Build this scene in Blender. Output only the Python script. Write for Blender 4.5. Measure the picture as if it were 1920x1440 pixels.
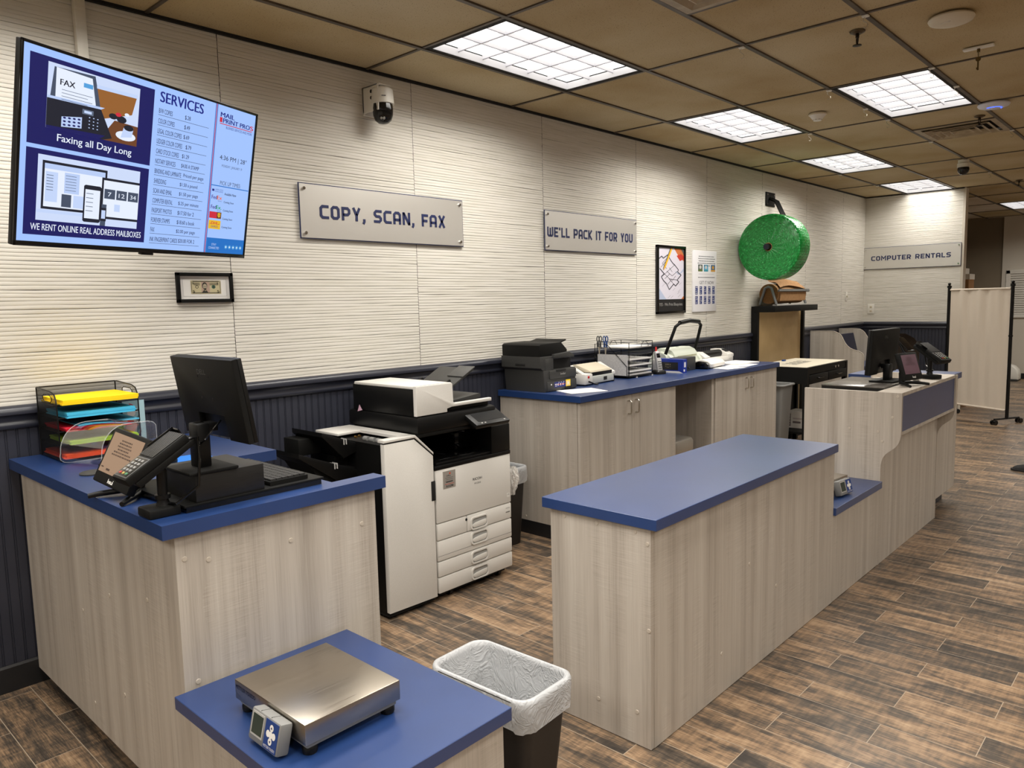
import bpy, bmesh, math, random
from mathutils import Matrix, Vector
random.seed(7)
sc = bpy.context.scene
for o in list(bpy.data.objects):
    bpy.data.objects.remove(o, do_unlink=True)
COL = sc.collection
PI = math.pi
R_ = math.radians

# ------------------------------------------------------------------ camera, world, exposure, lamp strength
CAM_H = 1.585
cam = bpy.data.cameras.new('camera'); cam.sensor_width = 36.0; cam.lens = 36.0 * 1410.16 / 1920.0
cam.clip_start = 0.02; cam.clip_end = 100
co = bpy.data.objects.new('camera', cam); COL.objects.link(co)
yaw, pitch, roll = R_(42.97440), R_(-6.14788), R_(-1.31696)
F = Vector((math.cos(yaw) * math.cos(pitch), math.sin(yaw) * math.cos(pitch), math.sin(pitch)))
RR = Vector((math.sin(yaw), -math.cos(yaw), 0)); UU = RR.cross(F)
R2 = RR * math.cos(roll) + UU * math.sin(roll); U2 = UU * math.cos(roll) - RR * math.sin(roll)
m = Matrix.Identity(4)
for i in range(3):
    m[i][0], m[i][1], m[i][2] = R2[i], U2[i], -F[i]
m[2][3] = CAM_H
co.matrix_world = m
sc.camera = co
w = bpy.data.worlds.new('world'); sc.world = w; w.use_nodes = True
w.node_tree.nodes['Background'].inputs[0].default_value = (0.9, 0.85, 0.75, 1)
w.node_tree.nodes['Background'].inputs[1].default_value = 0.02
sc.view_settings.view_transform = 'Standard'; sc.view_settings.look = 'None'
sc.view_settings.exposure = 0.86; sc.view_settings.gamma = 1.0; sc.view_settings.use_curve_mapping = False
LAMP_W = 16.0          # light of one louvred fixture
LAMP_GLOW = 0.88       # what the louvre shows at the flat angles it shields
LAMP_COL = (1.0, 0.952, 0.875)
CEIL = 2.93

# ------------------------------------------------------------------ materials
def lin(c):
    f = lambda v: v / 12.92 if v <= 0.04045 else ((v + 0.055) / 1.055) ** 2.4
    return (f(c[0] / 255), f(c[1] / 255), f(c[2] / 255), 1.0)
MATS = {}
def mat(name, rgb, rough=0.5, metal=0.0, spec=0.5, coat=0.0):
    if name in MATS: return MATS[name]
    m = bpy.data.materials.new(name); m.use_nodes = True
    b = m.node_tree.nodes['Principled BSDF']
    b.inputs['Base Color'].default_value = lin(rgb); b.inputs['Roughness'].default_value = rough
    b.inputs['Metallic'].default_value = metal; b.inputs['Specular IOR Level'].default_value = spec
    b.inputs['Coat Weight'].default_value = coat; b.inputs['Coat Roughness'].default_value = 0.34
    MATS[name] = m
    return m
def emis(rgb, k=1.0):
    name = 'glow_%d_%d_%d_%d' % (*rgb, int(k * 100))
    if name in MATS: return MATS[name]
    m = bpy.data.materials.new(name); m.use_nodes = True
    b = m.node_tree.nodes['Principled BSDF']
    b.inputs['Base Color'].default_value = (0.01, 0.01, 0.012, 1); b.inputs['Roughness'].default_value = 0.5
    b.inputs['Specular IOR Level'].default_value = 0.1
    b.inputs['Emission Color'].default_value = lin(rgb); b.inputs['Emission Strength'].default_value = k
    MATS[name] = m
    return m
def nodes(m):
    nt = m.node_tree
    def N(t, **kw):
        n = nt.nodes.new(t)
        for k, v in kw.items():
            if k.startswith('i_'):
                n.inputs[k[2:].replace('_', ' ')].default_value = v
            else: setattr(n, k, v)
        return n
    def L(a, b): nt.links.new(a, b)
    return N, L, nt.nodes['Principled BSDF']
def ramp(N, stops):
    r = N('ShaderNodeValToRGB'); e = r.color_ramp.elements
    while len(e) < len(stops): e.new(0.5)
    for el, (p, c) in zip(e, stops): el.position = p; el.color = lin(c)
    return r
def combine(N, L, xs):
    c = N('ShaderNodeCombineXYZ')
    for i, x in enumerate(xs):
        if hasattr(x, 'links'): L(x, c.inputs[i])
        else: c.inputs[i].default_value = x
    return c.outputs[0]
def math_(N, L, op, a, b=0.0):
    n = N('ShaderNodeMath', operation=op)
    for i, x in enumerate((a, b)):
        if hasattr(x, 'links'): L(x, n.inputs[i])
        else: n.inputs[i].default_value = x
    return n.outputs[0]

def make_laminate():
    m = mat('grey_wood_laminate', (176, 166, 153), 0.42, spec=0.35); N, L, b = nodes(m)
    g = N('ShaderNodeNewGeometry'); s = N('ShaderNodeSeparateXYZ'); L(g.outputs['Position'], s.inputs[0])
    a = math_(N, L, 'ADD', s.outputs[0], s.outputs[1])
    def noise(ka, kz, det=2.0, off=0.0):
        n = N('ShaderNodeTexNoise', i_Scale=1.0, i_Detail=det)
        L(combine(N, L, (math_(N, L, 'MULTIPLY', a, ka), math_(N, L, 'MULTIPLY', s.outputs[2], kz), off)), n.inputs['Vector'])
        return n.outputs['Fac']
    wide = noise(16, 0.35, 1.5); fine = noise(95, 1.2, 3.0, 4.0); grain = noise(420, 6, 2.0, 8.0)
    saw = noise(9, 330, 1.0, 2.0); sawm = noise(7, 2.2, 1.0, 11.0)
    v = math_(N, L, 'ADD', math_(N, L, 'MULTIPLY', wide, 0.62), math_(N, L, 'MULTIPLY', fine, 0.30))
    v = math_(N, L, 'ADD', v, math_(N, L, 'MULTIPLY', math_(N, L, 'SUBTRACT', grain, 0.5), 0.28))
    sm = math_(N, L, 'GREATER_THAN', sawm, 0.52)
    v = math_(N, L, 'ADD', v, math_(N, L, 'MULTIPLY', math_(N, L, 'MULTIPLY', math_(N, L, 'SUBTRACT', saw, 0.5), sm), 0.30))
    r = ramp(N, [(0.27, (158, 149, 138)), (0.44, (180, 171, 160)), (0.58, (190, 182, 171)), (0.72, (204, 197, 187))])
    L(v, r.inputs[0]); L(r.outputs[0], b.inputs['Base Color'])
    return m
def make_blue():
    m = mat('blue_laminate', (28, 54, 102), 0.34, spec=0.55, coat=0.45); N, L, b = nodes(m)
    n = N('ShaderNodeTexNoise', i_Scale=900.0, i_Detail=2.0); g = N('ShaderNodeNewGeometry'); L(g.outputs['Position'], n.inputs['Vector'])
    bp = N('ShaderNodeBump', i_Strength=0.06, i_Distance=0.001); L(n.outputs['Fac'], bp.inputs['Height']); L(bp.outputs[0], b.inputs['Normal'])
    n2 = N('ShaderNodeTexNoise', i_Scale=3.0, i_Detail=3.0); L(g.outputs['Position'], n2.inputs['Vector'])
    r = ramp(N, [(0.35, (26, 52, 100)), (0.65, (31, 58, 109))]); L(n2.outputs['Fac'], r.inputs[0]); L(r.outputs[0], b.inputs['Base Color'])
    return m
def make_floor():
    m = mat('wood_look_tile', (110, 90, 70), 0.42, spec=0.6); N, L, b = nodes(m)
    g = N('ShaderNodeNewGeometry'); s = N('ShaderNodeSeparateXYZ'); L(g.outputs['Position'], s.inputs[0])
    u = math_(N, L, 'ADD', s.outputs[1], 20 * 0.6126 - 1.124 + 0.0); v = math_(N, L, 'ADD', s.outputs[0], 20 * 0.3114 - 4.087 + 0.1557)
    vec = combine(N, L, (u, v, 0.0))
    br = N('ShaderNodeTexBrick', offset=0.5, offset_frequency=2, squash=1.0)
    br.inputs['Color1'].default_value = (0, 0, 0, 1); br.inputs['Color2'].default_value = (1, 1, 1, 1); br.inputs['Mortar'].default_value = (0.5, 0.5, 0.5, 1)
    br.inputs['Scale'].default_value = 1.0; br.inputs['Mortar Size'].default_value = 0.0015; br.inputs['Mortar Smooth'].default_value = 0.1
    br.inputs['Bias'].default_value = 0.0; br.inputs['Brick Width'].default_value = 0.6126; br.inputs['Row Height'].default_value = 0.1557
    L(vec, br.inputs['Vector'])
    rnd = N('ShaderNodeSeparateColor'); L(br.outputs['Color'], rnd.inputs[0]); rv = rnd.outputs[0]
    def noise(ku, kv, det, off, dist=0.0):
        n = N('ShaderNodeTexNoise', i_Scale=1.0, i_Detail=det, i_Distortion=dist)
        L(combine(N, L, (math_(N, L, 'MULTIPLY', u, ku), math_(N, L, 'MULTIPLY', v, kv), math_(N, L, 'ADD', math_(N, L, 'MULTIPLY', rv, 37.0), off))), n.inputs['Vector'])
        return n.outputs['Fac']
    streak = noise(1.8, 24, 4.0, 0.0, 0.6); blotch = noise(4.0, 11, 4.0, 5.0, 1.2); fine = noise(16, 230, 3.0, 9.0); chat = noise(60, 9, 2.0, 3.0)
    t = math_(N, L, 'ADD', math_(N, L, 'MULTIPLY', streak, 0.50), math_(N, L, 'MULTIPLY', blotch, 0.48))
    t = math_(N, L, 'ADD', t, math_(N, L, 'MULTIPLY', math_(N, L, 'SUBTRACT', fine, 0.5), 0.42))
    t = math_(N, L, 'ADD', t, math_(N, L, 'MULTIPLY', math_(N, L, 'SUBTRACT', chat, 0.5), 0.24))
    t = math_(N, L, 'ADD', t, math_(N, L, 'MULTIPLY', math_(N, L, 'SUBTRACT', rv, 0.5), 0.16))
    r = ramp(N, [(0.26, (48, 44, 40)), (0.40, (78, 69, 60)), (0.49, (110, 92, 74)), (0.58, (143, 117, 91)), (0.74, (178, 151, 120))])
    L(t, r.inputs[0])
    mx = N('ShaderNodeMix', data_type='RGBA'); L(br.outputs['Fac'], mx.inputs['Factor']); L(r.outputs[0], mx.inputs['A']); mx.inputs['B'].default_value = lin((166, 150, 130))
    L(mx.outputs['Result'], b.inputs['Base Color'])
    hgt = math_(N, L, 'SUBTRACT', math_(N, L, 'MULTIPLY', t, 0.25), br.outputs['Fac'])
    bp = N('ShaderNodeBump', i_Strength=0.35, i_Distance=0.0015); L(hgt, bp.inputs['Height']); L(bp.outputs[0], b.inputs['Normal'])
    rr = N('ShaderNodeMapRange'); L(t, rr.inputs[0]); rr.inputs[3].default_value = 0.44; rr.inputs[4].default_value = 0.32; L(rr.outputs[0], b.inputs['Roughness'])
    return m
def make_ceiling(name, rgb, dark):
    m = mat(name, rgb, 0.95, spec=0.1); N, L, b = nodes(m)
    g = N('ShaderNodeNewGeometry')
    n = N('ShaderNodeTexNoise', i_Scale=170.0, i_Detail=2.0, i_Roughness=0.6); L(g.outputs['Position'], n.inputs['Vector'])
    r = ramp(N, [(0.315, dark), (0.36, rgb)]); L(n.outputs['Fac'], r.inputs[0])
    n2 = N('ShaderNodeTexNoise', i_Scale=1.3, i_Detail=3.0); L(g.outputs['Position'], n2.inputs['Vector'])
    r2 = ramp(N, [(0.3, (225, 214, 196)), (0.7, (255, 255, 255))]); L(n2.outputs['Fac'], r2.inputs[0])
    mx = N('ShaderNodeMix', data_type='RGBA', blend_type='MULTIPLY'); mx.inputs['Factor'].default_value = 1.0
    L(r.outputs[0], mx.inputs['A']); L(r2.outputs[0], mx.inputs['B']); L(mx.outputs['Result'], b.inputs['Base Color'])
    return m
def noisy(name, a, bcol, scale, rough=0.5, metal=0.0, spec=0.5, bump=0.0, stretch=(1, 1, 1), detail=3.0):
    m = mat(name, a, rough, metal, spec); N, L, b = nodes(m)
    g = N('ShaderNodeNewGeometry'); vm = N('ShaderNodeVectorMath', operation='MULTIPLY'); L(g.outputs['Position'], vm.inputs[0]); vm.inputs[1].default_value = stretch
    n = N('ShaderNodeTexNoise', i_Scale=scale, i_Detail=detail); L(vm.outputs[0], n.inputs['Vector'])
    r = ramp(N, [(0.35, a), (0.65, bcol)]); L(n.outputs['Fac'], r.inputs[0]); L(r.outputs[0], b.inputs['Base Color'])
    if bump:
        bp = N('ShaderNodeBump', i_Strength=bump, i_Distance=0.002); L(n.outputs['Fac'], bp.inputs['Height']); L(bp.outputs[0], b.inputs['Normal'])
    return m
def see_through(name, rgb, alpha, rough=0.1, spec=0.5, trans=False):
    """thin sheet: share `alpha` of the light meets the sheet, the rest passes straight through"""
    m = mat(name, rgb, rough, spec=spec); N, L, b = nodes(m)
    t = N('ShaderNodeBsdfTransparent'); t.inputs[0].default_value = (1, 1, 1, 1)
    mx = N('ShaderNodeMixShader'); out = [n for n in m.node_tree.nodes if n.type == 'OUTPUT_MATERIAL'][0]
    front = b.outputs[0]
    if trans:
        g_ = N('ShaderNodeNewGeometry'); vo = N('ShaderNodeTexVoronoi', i_Scale=17.0, feature='DISTANCE_TO_EDGE'); nz = N('ShaderNodeTexNoise', i_Scale=9.0, i_Detail=3.0, i_Distortion=1.5); L(g_.outputs['Position'], nz.inputs['Vector']); L(nz.outputs['Color'], vo.inputs['Vector']); vo.inputs['Scale'].default_value = 6.0
        bp = N('ShaderNodeBump', i_Strength=0.6, i_Distance=0.009); L(vo.outputs['Distance'], bp.inputs['Height']); L(bp.outputs[0], b.inputs['Normal'])
        tl = N('ShaderNodeBsdfTranslucent'); tl.inputs[0].default_value = lin(rgb)
        ad = N('ShaderNodeMixShader'); ad.inputs[0].default_value = 0.45; L(front, ad.inputs[1]); L(tl.outputs[0], ad.inputs[2]); front = ad.outputs[0]
    if spec > 0.9:      # acrylic: more mirror towards the edges
        lw = N('ShaderNodeLayerWeight', i_Blend=0.35); gl = N('ShaderNodeBsdfGlossy'); gl.inputs['Roughness'].default_value = rough
        fac = math_(N, L, 'ADD', math_(N, L, 'MULTIPLY', lw.outputs['Facing'], 0.75), alpha)
        L(fac, mx.inputs[0]); front = gl.outputs[0]
    else: mx.inputs[0].default_value = alpha
    L(t.outputs[0], mx.inputs[1]); L(front, mx.inputs[2]); L(mx.outputs[0], out.inputs[0])
    return m
def make_green():
    m = mat('green_bubble_wrap', (20, 150, 62), 0.28, spec=0.6); N, L, b = nodes(m)
    tc = N('ShaderNodeTexCoord'); s = N('ShaderNodeSeparateXYZ'); L(tc.outputs['Object'], s.inputs[0])
    r = math_(N, L, 'SQRT', math_(N, L, 'ADD', math_(N, L, 'POWER', s.outputs[1], 2.0), math_(N, L, 'POWER', s.outputs[2], 2.0)))
    a = math_(N, L, 'ARCTAN2', s.outputs[1], s.outputs[2])
    n = N('ShaderNodeTexNoise', i_Scale=1.0, i_Detail=2.0)
    L(combine(N, L, (math_(N, L, 'MULTIPLY', r, 260.0), math_(N, L, 'MULTIPLY', a, 7.0), math_(N, L, 'MULTIPLY', s.outputs[0], 40.0))), n.inputs['Vector'])
    rp = ramp(N, [(0.36, (3, 84, 30)), (0.5, (10, 128, 48)), (0.60, (22, 156, 66)), (0.66, (60, 184, 100)), (0.74, (150, 224, 160))]); L(n.outputs['Fac'], rp.inputs[0]); L(rp.outputs[0], b.inputs['Base Color'])
    bp = N('ShaderNodeBump', i_Strength=0.6, i_Distance=0.004); L(n.outputs['Fac'], bp.inputs['Height']); L(bp.outputs[0], b.inputs['Normal'])
    return m
def make_bubbles():
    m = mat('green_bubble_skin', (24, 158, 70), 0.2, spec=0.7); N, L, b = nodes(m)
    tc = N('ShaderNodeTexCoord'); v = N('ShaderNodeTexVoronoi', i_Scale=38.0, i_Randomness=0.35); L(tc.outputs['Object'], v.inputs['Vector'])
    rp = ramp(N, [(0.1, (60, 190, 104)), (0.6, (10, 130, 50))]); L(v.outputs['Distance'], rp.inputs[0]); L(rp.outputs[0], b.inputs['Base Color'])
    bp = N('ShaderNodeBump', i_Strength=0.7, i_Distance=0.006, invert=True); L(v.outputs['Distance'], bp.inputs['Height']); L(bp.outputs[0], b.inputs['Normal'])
    return m
def make_brushed(name, rgb, rough, sx, metal=1.0):
    m = mat(name, rgb, rough, metal); N, L, b = nodes(m)
    tc = N('ShaderNodeTexCoord'); vm = N('ShaderNodeVectorMath', operation='MULTIPLY'); L(tc.outputs['Object'], vm.inputs[0]); vm.inputs[1].default_value = sx
    n = N('ShaderNodeTexNoise', i_Scale=1.0, i_Detail=2.0); L(vm.outputs[0], n.inputs['Vector'])
    rr = N('ShaderNodeMapRange'); L(n.outputs['Fac'], rr.inputs[0]); rr.inputs[3].default_value = rough - 0.07; rr.inputs[4].default_value = rough + 0.09; L(rr.outputs[0], b.inputs['Roughness'])
    bp = N('ShaderNodeBump', i_Strength=0.08, i_Distance=0.0006); L(n.outputs['Fac'], bp.inputs['Height']); L(bp.outputs[0], b.inputs['Normal'])
    return m

LAM = make_laminate(); BLUE = make_blue(); FLOOR = make_floor()
TILE = make_ceiling('old_ceiling_tile', (198, 184, 153), (110, 97, 74))
TILE_NEW = make_ceiling('new_ceiling_tile', (222, 214, 202), (150, 142, 128))
WALLW = noisy('painted_white_slats', (216, 212, 201), (224, 220, 211), 5.0, 0.55, spec=0.3, stretch=(0.7, 1, 9))
NAVY = noisy('navy_beadboard_paint', (44, 46, 57), (50, 52, 63), 4.0, 0.5, spec=0.4)
NAVY_GL = mat('navy_gloss_paint', (40, 42, 53), 0.34, spec=0.5)
BASEB = mat('black_vinyl_base', (26, 26, 28), 0.45)
TBAR = noisy('aged_brown_grid', (84, 72, 58), (62, 53, 43), 9.0, 0.5)
DARK = mat('shadow_gap_black', (14, 13, 13), 0.8)
WHITE_PL = mat('white_plastic', (226, 223, 214), 0.4)
CREAM_PL = mat('cream_plastic', (208, 198, 176), 0.45)
COPW = noisy('copier_white', (216, 213, 206), (221, 218, 212), 300.0, 0.5, spec=0.4)
COPD = mat('copier_seam_grey', (120, 118, 114), 0.6)
BLACK = noisy('black_plastic', (11, 11, 11), (14, 14, 14), 200.0, 0.4, spec=0.3)
BLACK_M = noisy('matt_black_plastic', (16, 16, 15), (19, 19, 18), 300.0, 0.55, spec=0.18)
BLACK_GL = mat('glossy_black', (9, 9, 10), 0.12)
CHAR = noisy('charcoal_plastic', (52, 52, 51), (57, 57, 56), 260.0, 0.5)
CHAR_L = mat('mid_charcoal_plastic', (74, 74, 73), 0.5)
GREY = mat('grey_plastic', (126, 126, 124), 0.5)
GREY_L = mat('light_grey_plastic', (176, 175, 172), 0.5)
STEEL = make_brushed('brushed_steel', (176, 168, 156), 0.30, (6, 260, 60))
STEEL_SIGN = make_brushed('brushed_aluminium', (218, 215, 209), 0.45, (14, 500, 500), 0.80)
CHROME = mat('chrome', (200, 198, 194), 0.18, 1.0)
NICKEL = mat('satin_nickel', (190, 184, 172), 0.3, 1.0)
NAVYINK = mat('navy_ink', (30, 40, 84), 0.5)
PAPER = mat('white_paper', (232, 230, 226), 0.75)
INK = mat('black_ink', (26, 26, 28), 0.7)
KRAFT = noisy('kraft_paper', (150, 114, 78), (164, 126, 88), 30.0, 0.75, spec=0.2)
KRAFT_D = noisy('kraft_roll_end', (112, 78, 46), (140, 100, 62), 120.0, 0.8, spec=0.2)
TAN = noisy('tan_pegboard', (188, 160, 114), (197, 169, 122), 6.0, 0.55)
CLEAR = see_through('clear_acrylic', (240, 244, 244), 0.05, 0.04, 1.0)
GLASS_D = mat('dark_screen_glass', (14, 14, 16), 0.2, spec=0.3)
LINER = see_through('white_bin_liner', (240, 242, 244), 0.86, 0.3, 0.5, True)
MESH = see_through('black_wire_mesh', (18, 18, 18), 0.62, 0.5, 0.4)
GREEN = make_green(); GREENS = make_bubbles()
FABRIC = noisy('cream_fabric', (224, 211, 195), (230, 218, 203), 350.0, 0.85, spec=0.15, stretch=(1, 1, 1), bump=0.05)
RED = mat('red_plastic', (196, 30, 34), 0.4)
BLUEP = mat('blue_plastic', (24, 66, 128), 0.4)
CARD = noisy('brown_cardboard', (150, 112, 74), (160, 121, 82), 20.0, 0.8, spec=0.15)
PAINT = noisy('beige_wall_paint', (206, 198, 184), (210, 203, 190), 2.0, 0.7, spec=0.2)
TAUPE = noisy('taupe_wall', (128, 116, 98), (133, 121, 103), 2.0, 0.75, spec=0.2)
CAP = mat('laminate_cap', (186, 176, 162), 0.4)
BAGBLK = noisy('black_bin_plastic', (26, 22, 20), (30, 26, 24), 90.0, 0.5)

# ------------------------------------------------------------------ geometry helpers
class G:
    def __init__(s): s.bm = bmesh.new()
    def _set(s, old, mi):
        for f in s.bm.faces:
            if f not in old: f.material_index = mi
    def box(s, x0, x1, y0, y1, z0, z1, bev=0.0, mi=0, M=None, seg=2):
        old = set(s.bm.faces)
        c = Vector(((x0 + x1) / 2, (y0 + y1) / 2, (z0 + z1) / 2))
        mm = Matrix.Translation(c) @ Matrix.Diagonal((abs(x1 - x0), abs(y1 - y0), abs(z1 - z0), 1))
        vs = bmesh.ops.create_cube(s.bm, size=1.0, matrix=mm)['verts']
        if bev > 0:
            es = list({e for v in vs for e in v.link_edges})
            r = bmesh.ops.bevel(s.bm, geom=es, offset=bev, segments=seg, affect='EDGES', profile=0.5, clamp_overlap=True)
            vs = list({v for f in s.bm.faces if f not in old for v in f.verts})
        if M is not None: bmesh.ops.transform(s.bm, matrix=M, verts=vs)
        s._set(old, mi); return s
    def face(s, pts, mi=0):
        f = s.bm.faces.new([s.bm.verts.new(p) for p in pts]); f.material_index = mi; return s
    def prism(s, poly, ax, a, b, mi=0, M=None, bev=0.0):
        old = set(s.bm.faces)
        mk = {'x': lambda p, t: (t, p[0], p[1]), 'y': lambda p, t: (p[0], t, p[1]), 'z': lambda p, t: (p[0], p[1], t)}[ax]
        A = [s.bm.verts.new(mk(p, a)) for p in poly]; Bv = [s.bm.verts.new(mk(p, b)) for p in poly]
        n = len(poly); fs = [s.bm.faces.new(A), s.bm.faces.new(Bv[::-1])]
        for i in range(n): fs.append(s.bm.faces.new([A[i], Bv[i], Bv[(i + 1) % n], A[(i + 1) % n]]))
        bmesh.ops.recalc_face_normals(s.bm, faces=fs)
        vs = A + Bv
        if bev > 0:
            es = list({e for f in fs[:2] for e in f.edges})
            bmesh.ops.bevel(s.bm, geom=es, offset=bev, segments=2, affect='EDGES', profile=0.5, clamp_overlap=True)
            vs = list({v for f in s.bm.faces if f not in old for v in f.verts})
        if M is not None: bmesh.ops.transform(s.bm, matrix=M, verts=vs)
        s._set(old, mi); return s
    def tube(s, pts, r, seg=8, mi=0, closed=False):
        P = [Vector(p) for p in pts]; n = len(P); rings = []
        rs = r if isinstance(r, (list, tuple)) else [r] * n
        up = None
        for i in range(n):
            a = P[(i - 1) % n] if (closed or i > 0) else P[i]; b = P[(i + 1) % n] if (closed or i < n - 1) else P[i]
            d = (b - a).normalized()
            if up is None:
                up = Vector((0, 0, 1)) if abs(d.z) < 0.9 else Vector((1, 0, 0))
            u = (up - d * up.dot(d))
            if u.length < 1e-6: u = d.orthogonal()
            u.normalize(); v = d.cross(u); up = u
            rings.append([s.bm.verts.new(P[i] + (u * math.cos(2 * PI * k / seg) + v * math.sin(2 * PI * k / seg)) * rs[i]) for k in range(seg)])
        for i in range(n if closed else n - 1):
            A, Bv = rings[i], rings[(i + 1) % n]
            for k in range(seg):
                f = s.bm.faces.new([A[k], A[(k + 1) % seg], Bv[(k + 1) % seg], Bv[k]]); f.material_index = mi
        if not closed:
            s.bm.faces.new(rings[0][::-1]).material_index = mi; s.bm.faces.new(rings[-1]).material_index = mi
        return s
    def cyl(s, p0, p1, r, r1=None, seg=20, mi=0): return s.tube([p0, p1], [r, r if r1 is None else r1], seg, mi)
    def lathe(s, prof, c=(0, 0, 0), ax='z', seg=32, mi=0):
        rings = []
        for (r, t) in prof:
            ring = []
            for k in range(seg):
                a = 2 * PI * k / seg; u, v = r * math.cos(a), r * math.sin(a)
                p = {'z': (u, v, t), 'x': (t, u, v), 'y': (u, t, v)}[ax]
                ring.append(s.bm.verts.new((c[0] + p[0], c[1] + p[1], c[2] + p[2])))
            rings.append(ring)
        fs = []
        for A, Bv in zip(rings, rings[1:]):
            for k in range(seg): fs.append(s.bm.faces.new([A[k], A[(k + 1) % seg], Bv[(k + 1) % seg], Bv[k]]))
        for ring, (r, t) in ((rings[0], prof[0]), (rings[-1], prof[-1])):
            if r > 1e-5: fs.append(s.bm.faces.new(ring))
        for f in fs: f.material_index = mi
        bmesh.ops.recalc_face_normals(s.bm, faces=fs)
        return s
    def loft(s, rings, mi=0, cap0=True, cap1=True):
        V = [[s.bm.verts.new(p) for p in ring] for ring in rings]; n = len(V[0]); fs = []
        for A, Bv in zip(V, V[1:]):
            for k in range(n): fs.append(s.bm.faces.new([A[k], A[(k + 1) % n], Bv[(k + 1) % n], Bv[k]]))
        if cap0: fs.append(s.bm.faces.new(V[0][::-1]))
        if cap1: fs.append(s.bm.faces.new(V[-1]))
        for f in fs: f.material_index = mi
        return s
    def sheet(s, fn, nu, nv, mi=0):
        V = [[s.bm.verts.new(fn(i / nu, j / nv)) for j in range(nv + 1)] for i in range(nu + 1)]
        for i in range(nu):
            for j in range(nv):
                s.bm.faces.new([V[i][j], V[i + 1][j], V[i + 1][j + 1], V[i][j + 1]]).material_index = mi
        return s
    def xf(s, M): bmesh.ops.transform(s.bm, matrix=M, verts=s.bm.verts[:]); return s
def rrect(hx, hy, r, n=6, cx=0, cy=0):
    pts = []
    for qx, qy, a0 in ((1, 1, 0), (-1, 1, 90), (-1, -1, 180), (1, -1, 270)):
        for k in range(n + 1):
            a = R_(a0 + 90 * k / n); pts.append((cx + qx * (hx - r) + r * math.cos(a), cy + qy * (hy - r) + r * math.sin(a)))
    return pts
def basis(o):
    M = o.matrix_basis.copy()
    while o.parent: o = o.parent; M = o.matrix_basis @ M
    return M
def obj(name, g, mats, parent=None, world=False, smooth=40, kind=None, label=None):
    """ONE mesh object; world=True means the shapes were given in world coordinates"""
    if parent is not None and world: g.xf(basis(parent).inverted())
    me = bpy.data.meshes.new(name); g.bm.to_mesh(me); g.bm.free()
    for mm in (mats if isinstance(mats, (list, tuple)) else [mats]): me.materials.append(mm)
    if smooth:
        for p in me.polygons: p.use_smooth = True
        me.set_sharp_from_angle(angle=R_(smooth))
    o = bpy.data.objects.new(name, me); COL.objects.link(o)
    if parent is not None: o.parent = parent
    if kind: o['kind'] = kind
    if label: o['label'] = label
    return o
def tag(o, label, cat, group=None):
    o['label'] = label; o['category'] = cat
    if group: o['group'] = group
    return o
def thing(name, label, cat, loc=(0, 0, 0), rotz=0.0, group=None):
    o = bpy.data.objects.new(name, None); COL.objects.link(o); o.empty_display_size = 0.05
    o.location = loc; o.rotation_euler = (0, 0, rotz)
    return tag(o, label, cat, group)
def dup(root, loc, rotz, label, group=None):
    r = root.copy(); COL.objects.link(r); r.location = loc; r.rotation_euler = (0, 0, rotz); r['label'] = label
    if group: r['group'] = group
    for ch in list(root.children):
        c = ch.copy(); COL.objects.link(c); c.parent = r
        for gch in list(ch.children):
            d = gch.copy(); COL.objects.link(d); d.parent = c
    return r
def struct(name, g, mats, parent=None, smooth=0):
    o = obj(name, g, mats, parent, smooth=smooth)
    if parent is None: o['kind'] = 'structure'
    return o
def text(g, body, M, w=None, h=None, align='L', mi=0, depth=0.0, bold=0.0):
    """filled lettering in the plane of M (x right, y up), its box scaled to w and h"""
    cu = bpy.data.curves.new('t', 'FONT'); cu.body = body; cu.size = 1.0; cu.resolution_u = 3
    to = bpy.data.objects.new('t', cu); COL.objects.link(to)
    dg = bpy.context.evaluated_depsgraph_get(); me = bpy.data.meshes.new_from_object(to.evaluated_get(dg))
    bpy.data.objects.remove(to); bpy.data.curves.remove(cu)
    xs = [v.co.x for v in me.vertices]; ys = [v.co.y for v in me.vertices]
    if not xs: return g
    x0, x1, y0, y1 = min(xs), max(xs), min(ys), max(ys)
    sy = (h / (y1 - y0)) if h else None; sx = (w / (x1 - x0)) if w else None
    if sx is None: sx = sy
    if sy is None: sy = sx
    off = {'L': -x0, 'C': -(x0 + x1) / 2, 'R': -x1}[align]
    T = M @ Matrix.Diagonal((sx, sy, 1, 1)) @ Matrix.Translation((off, -y0, 0))
    b2 = bmesh.new(); b2.from_mesh(me)
    if bold:            # heavier lettering: a second copy set a hair to the right
        dp = bmesh.ops.duplicate(b2, geom=b2.faces[:]); bmesh.ops.translate(b2, vec=(bold * 1.6, 0, 0), verts=[e for e in dp['geom'] if isinstance(e, bmesh.types.BMVert)])
    bmesh.ops.transform(b2, matrix=T, verts=b2.verts[:])
    for f in b2.faces: f.material_index = mi
    if depth:
        r = bmesh.ops.extrude_face_region(b2, geom=b2.faces[:]); nrm = (M.to_3x3() @ Vector((0, 0, 1))).normalized()
        bmesh.ops.translate(b2, vec=nrm * depth, verts=[e for e in r['geom'] if isinstance(e, bmesh.types.BMVert)])
        for f in b2.faces: f.material_index = mi
    b2.to_mesh(me); b2.free(); g.bm.from_mesh(me); bpy.data.meshes.remove(me)
    return g
def plane(o, x, y):
    """matrix of a drawing plane: origin o, right x, up y"""
    x = Vector(x).normalized(); y = Vector(y).normalized(); z = x.cross(y)
    M = Matrix.Identity(4)
    for i in range(3): M[i][0], M[i][1], M[i][2], M[i][3] = x[i], y[i], z[i], o[i]
    return M
def rectp(g, M, x0, y0, x1, y1, mi=0, z=0.0):
    return g.face([M @ Vector(p) for p in ((x0, y0, z), (x1, y0, z), (x1, y1, z), (x0, y1, z))], mi)
def polyp(g, M, pts, mi=0, z=0.0): return g.face([M @ Vector((x, y, z)) for x, y in pts], mi)
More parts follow.
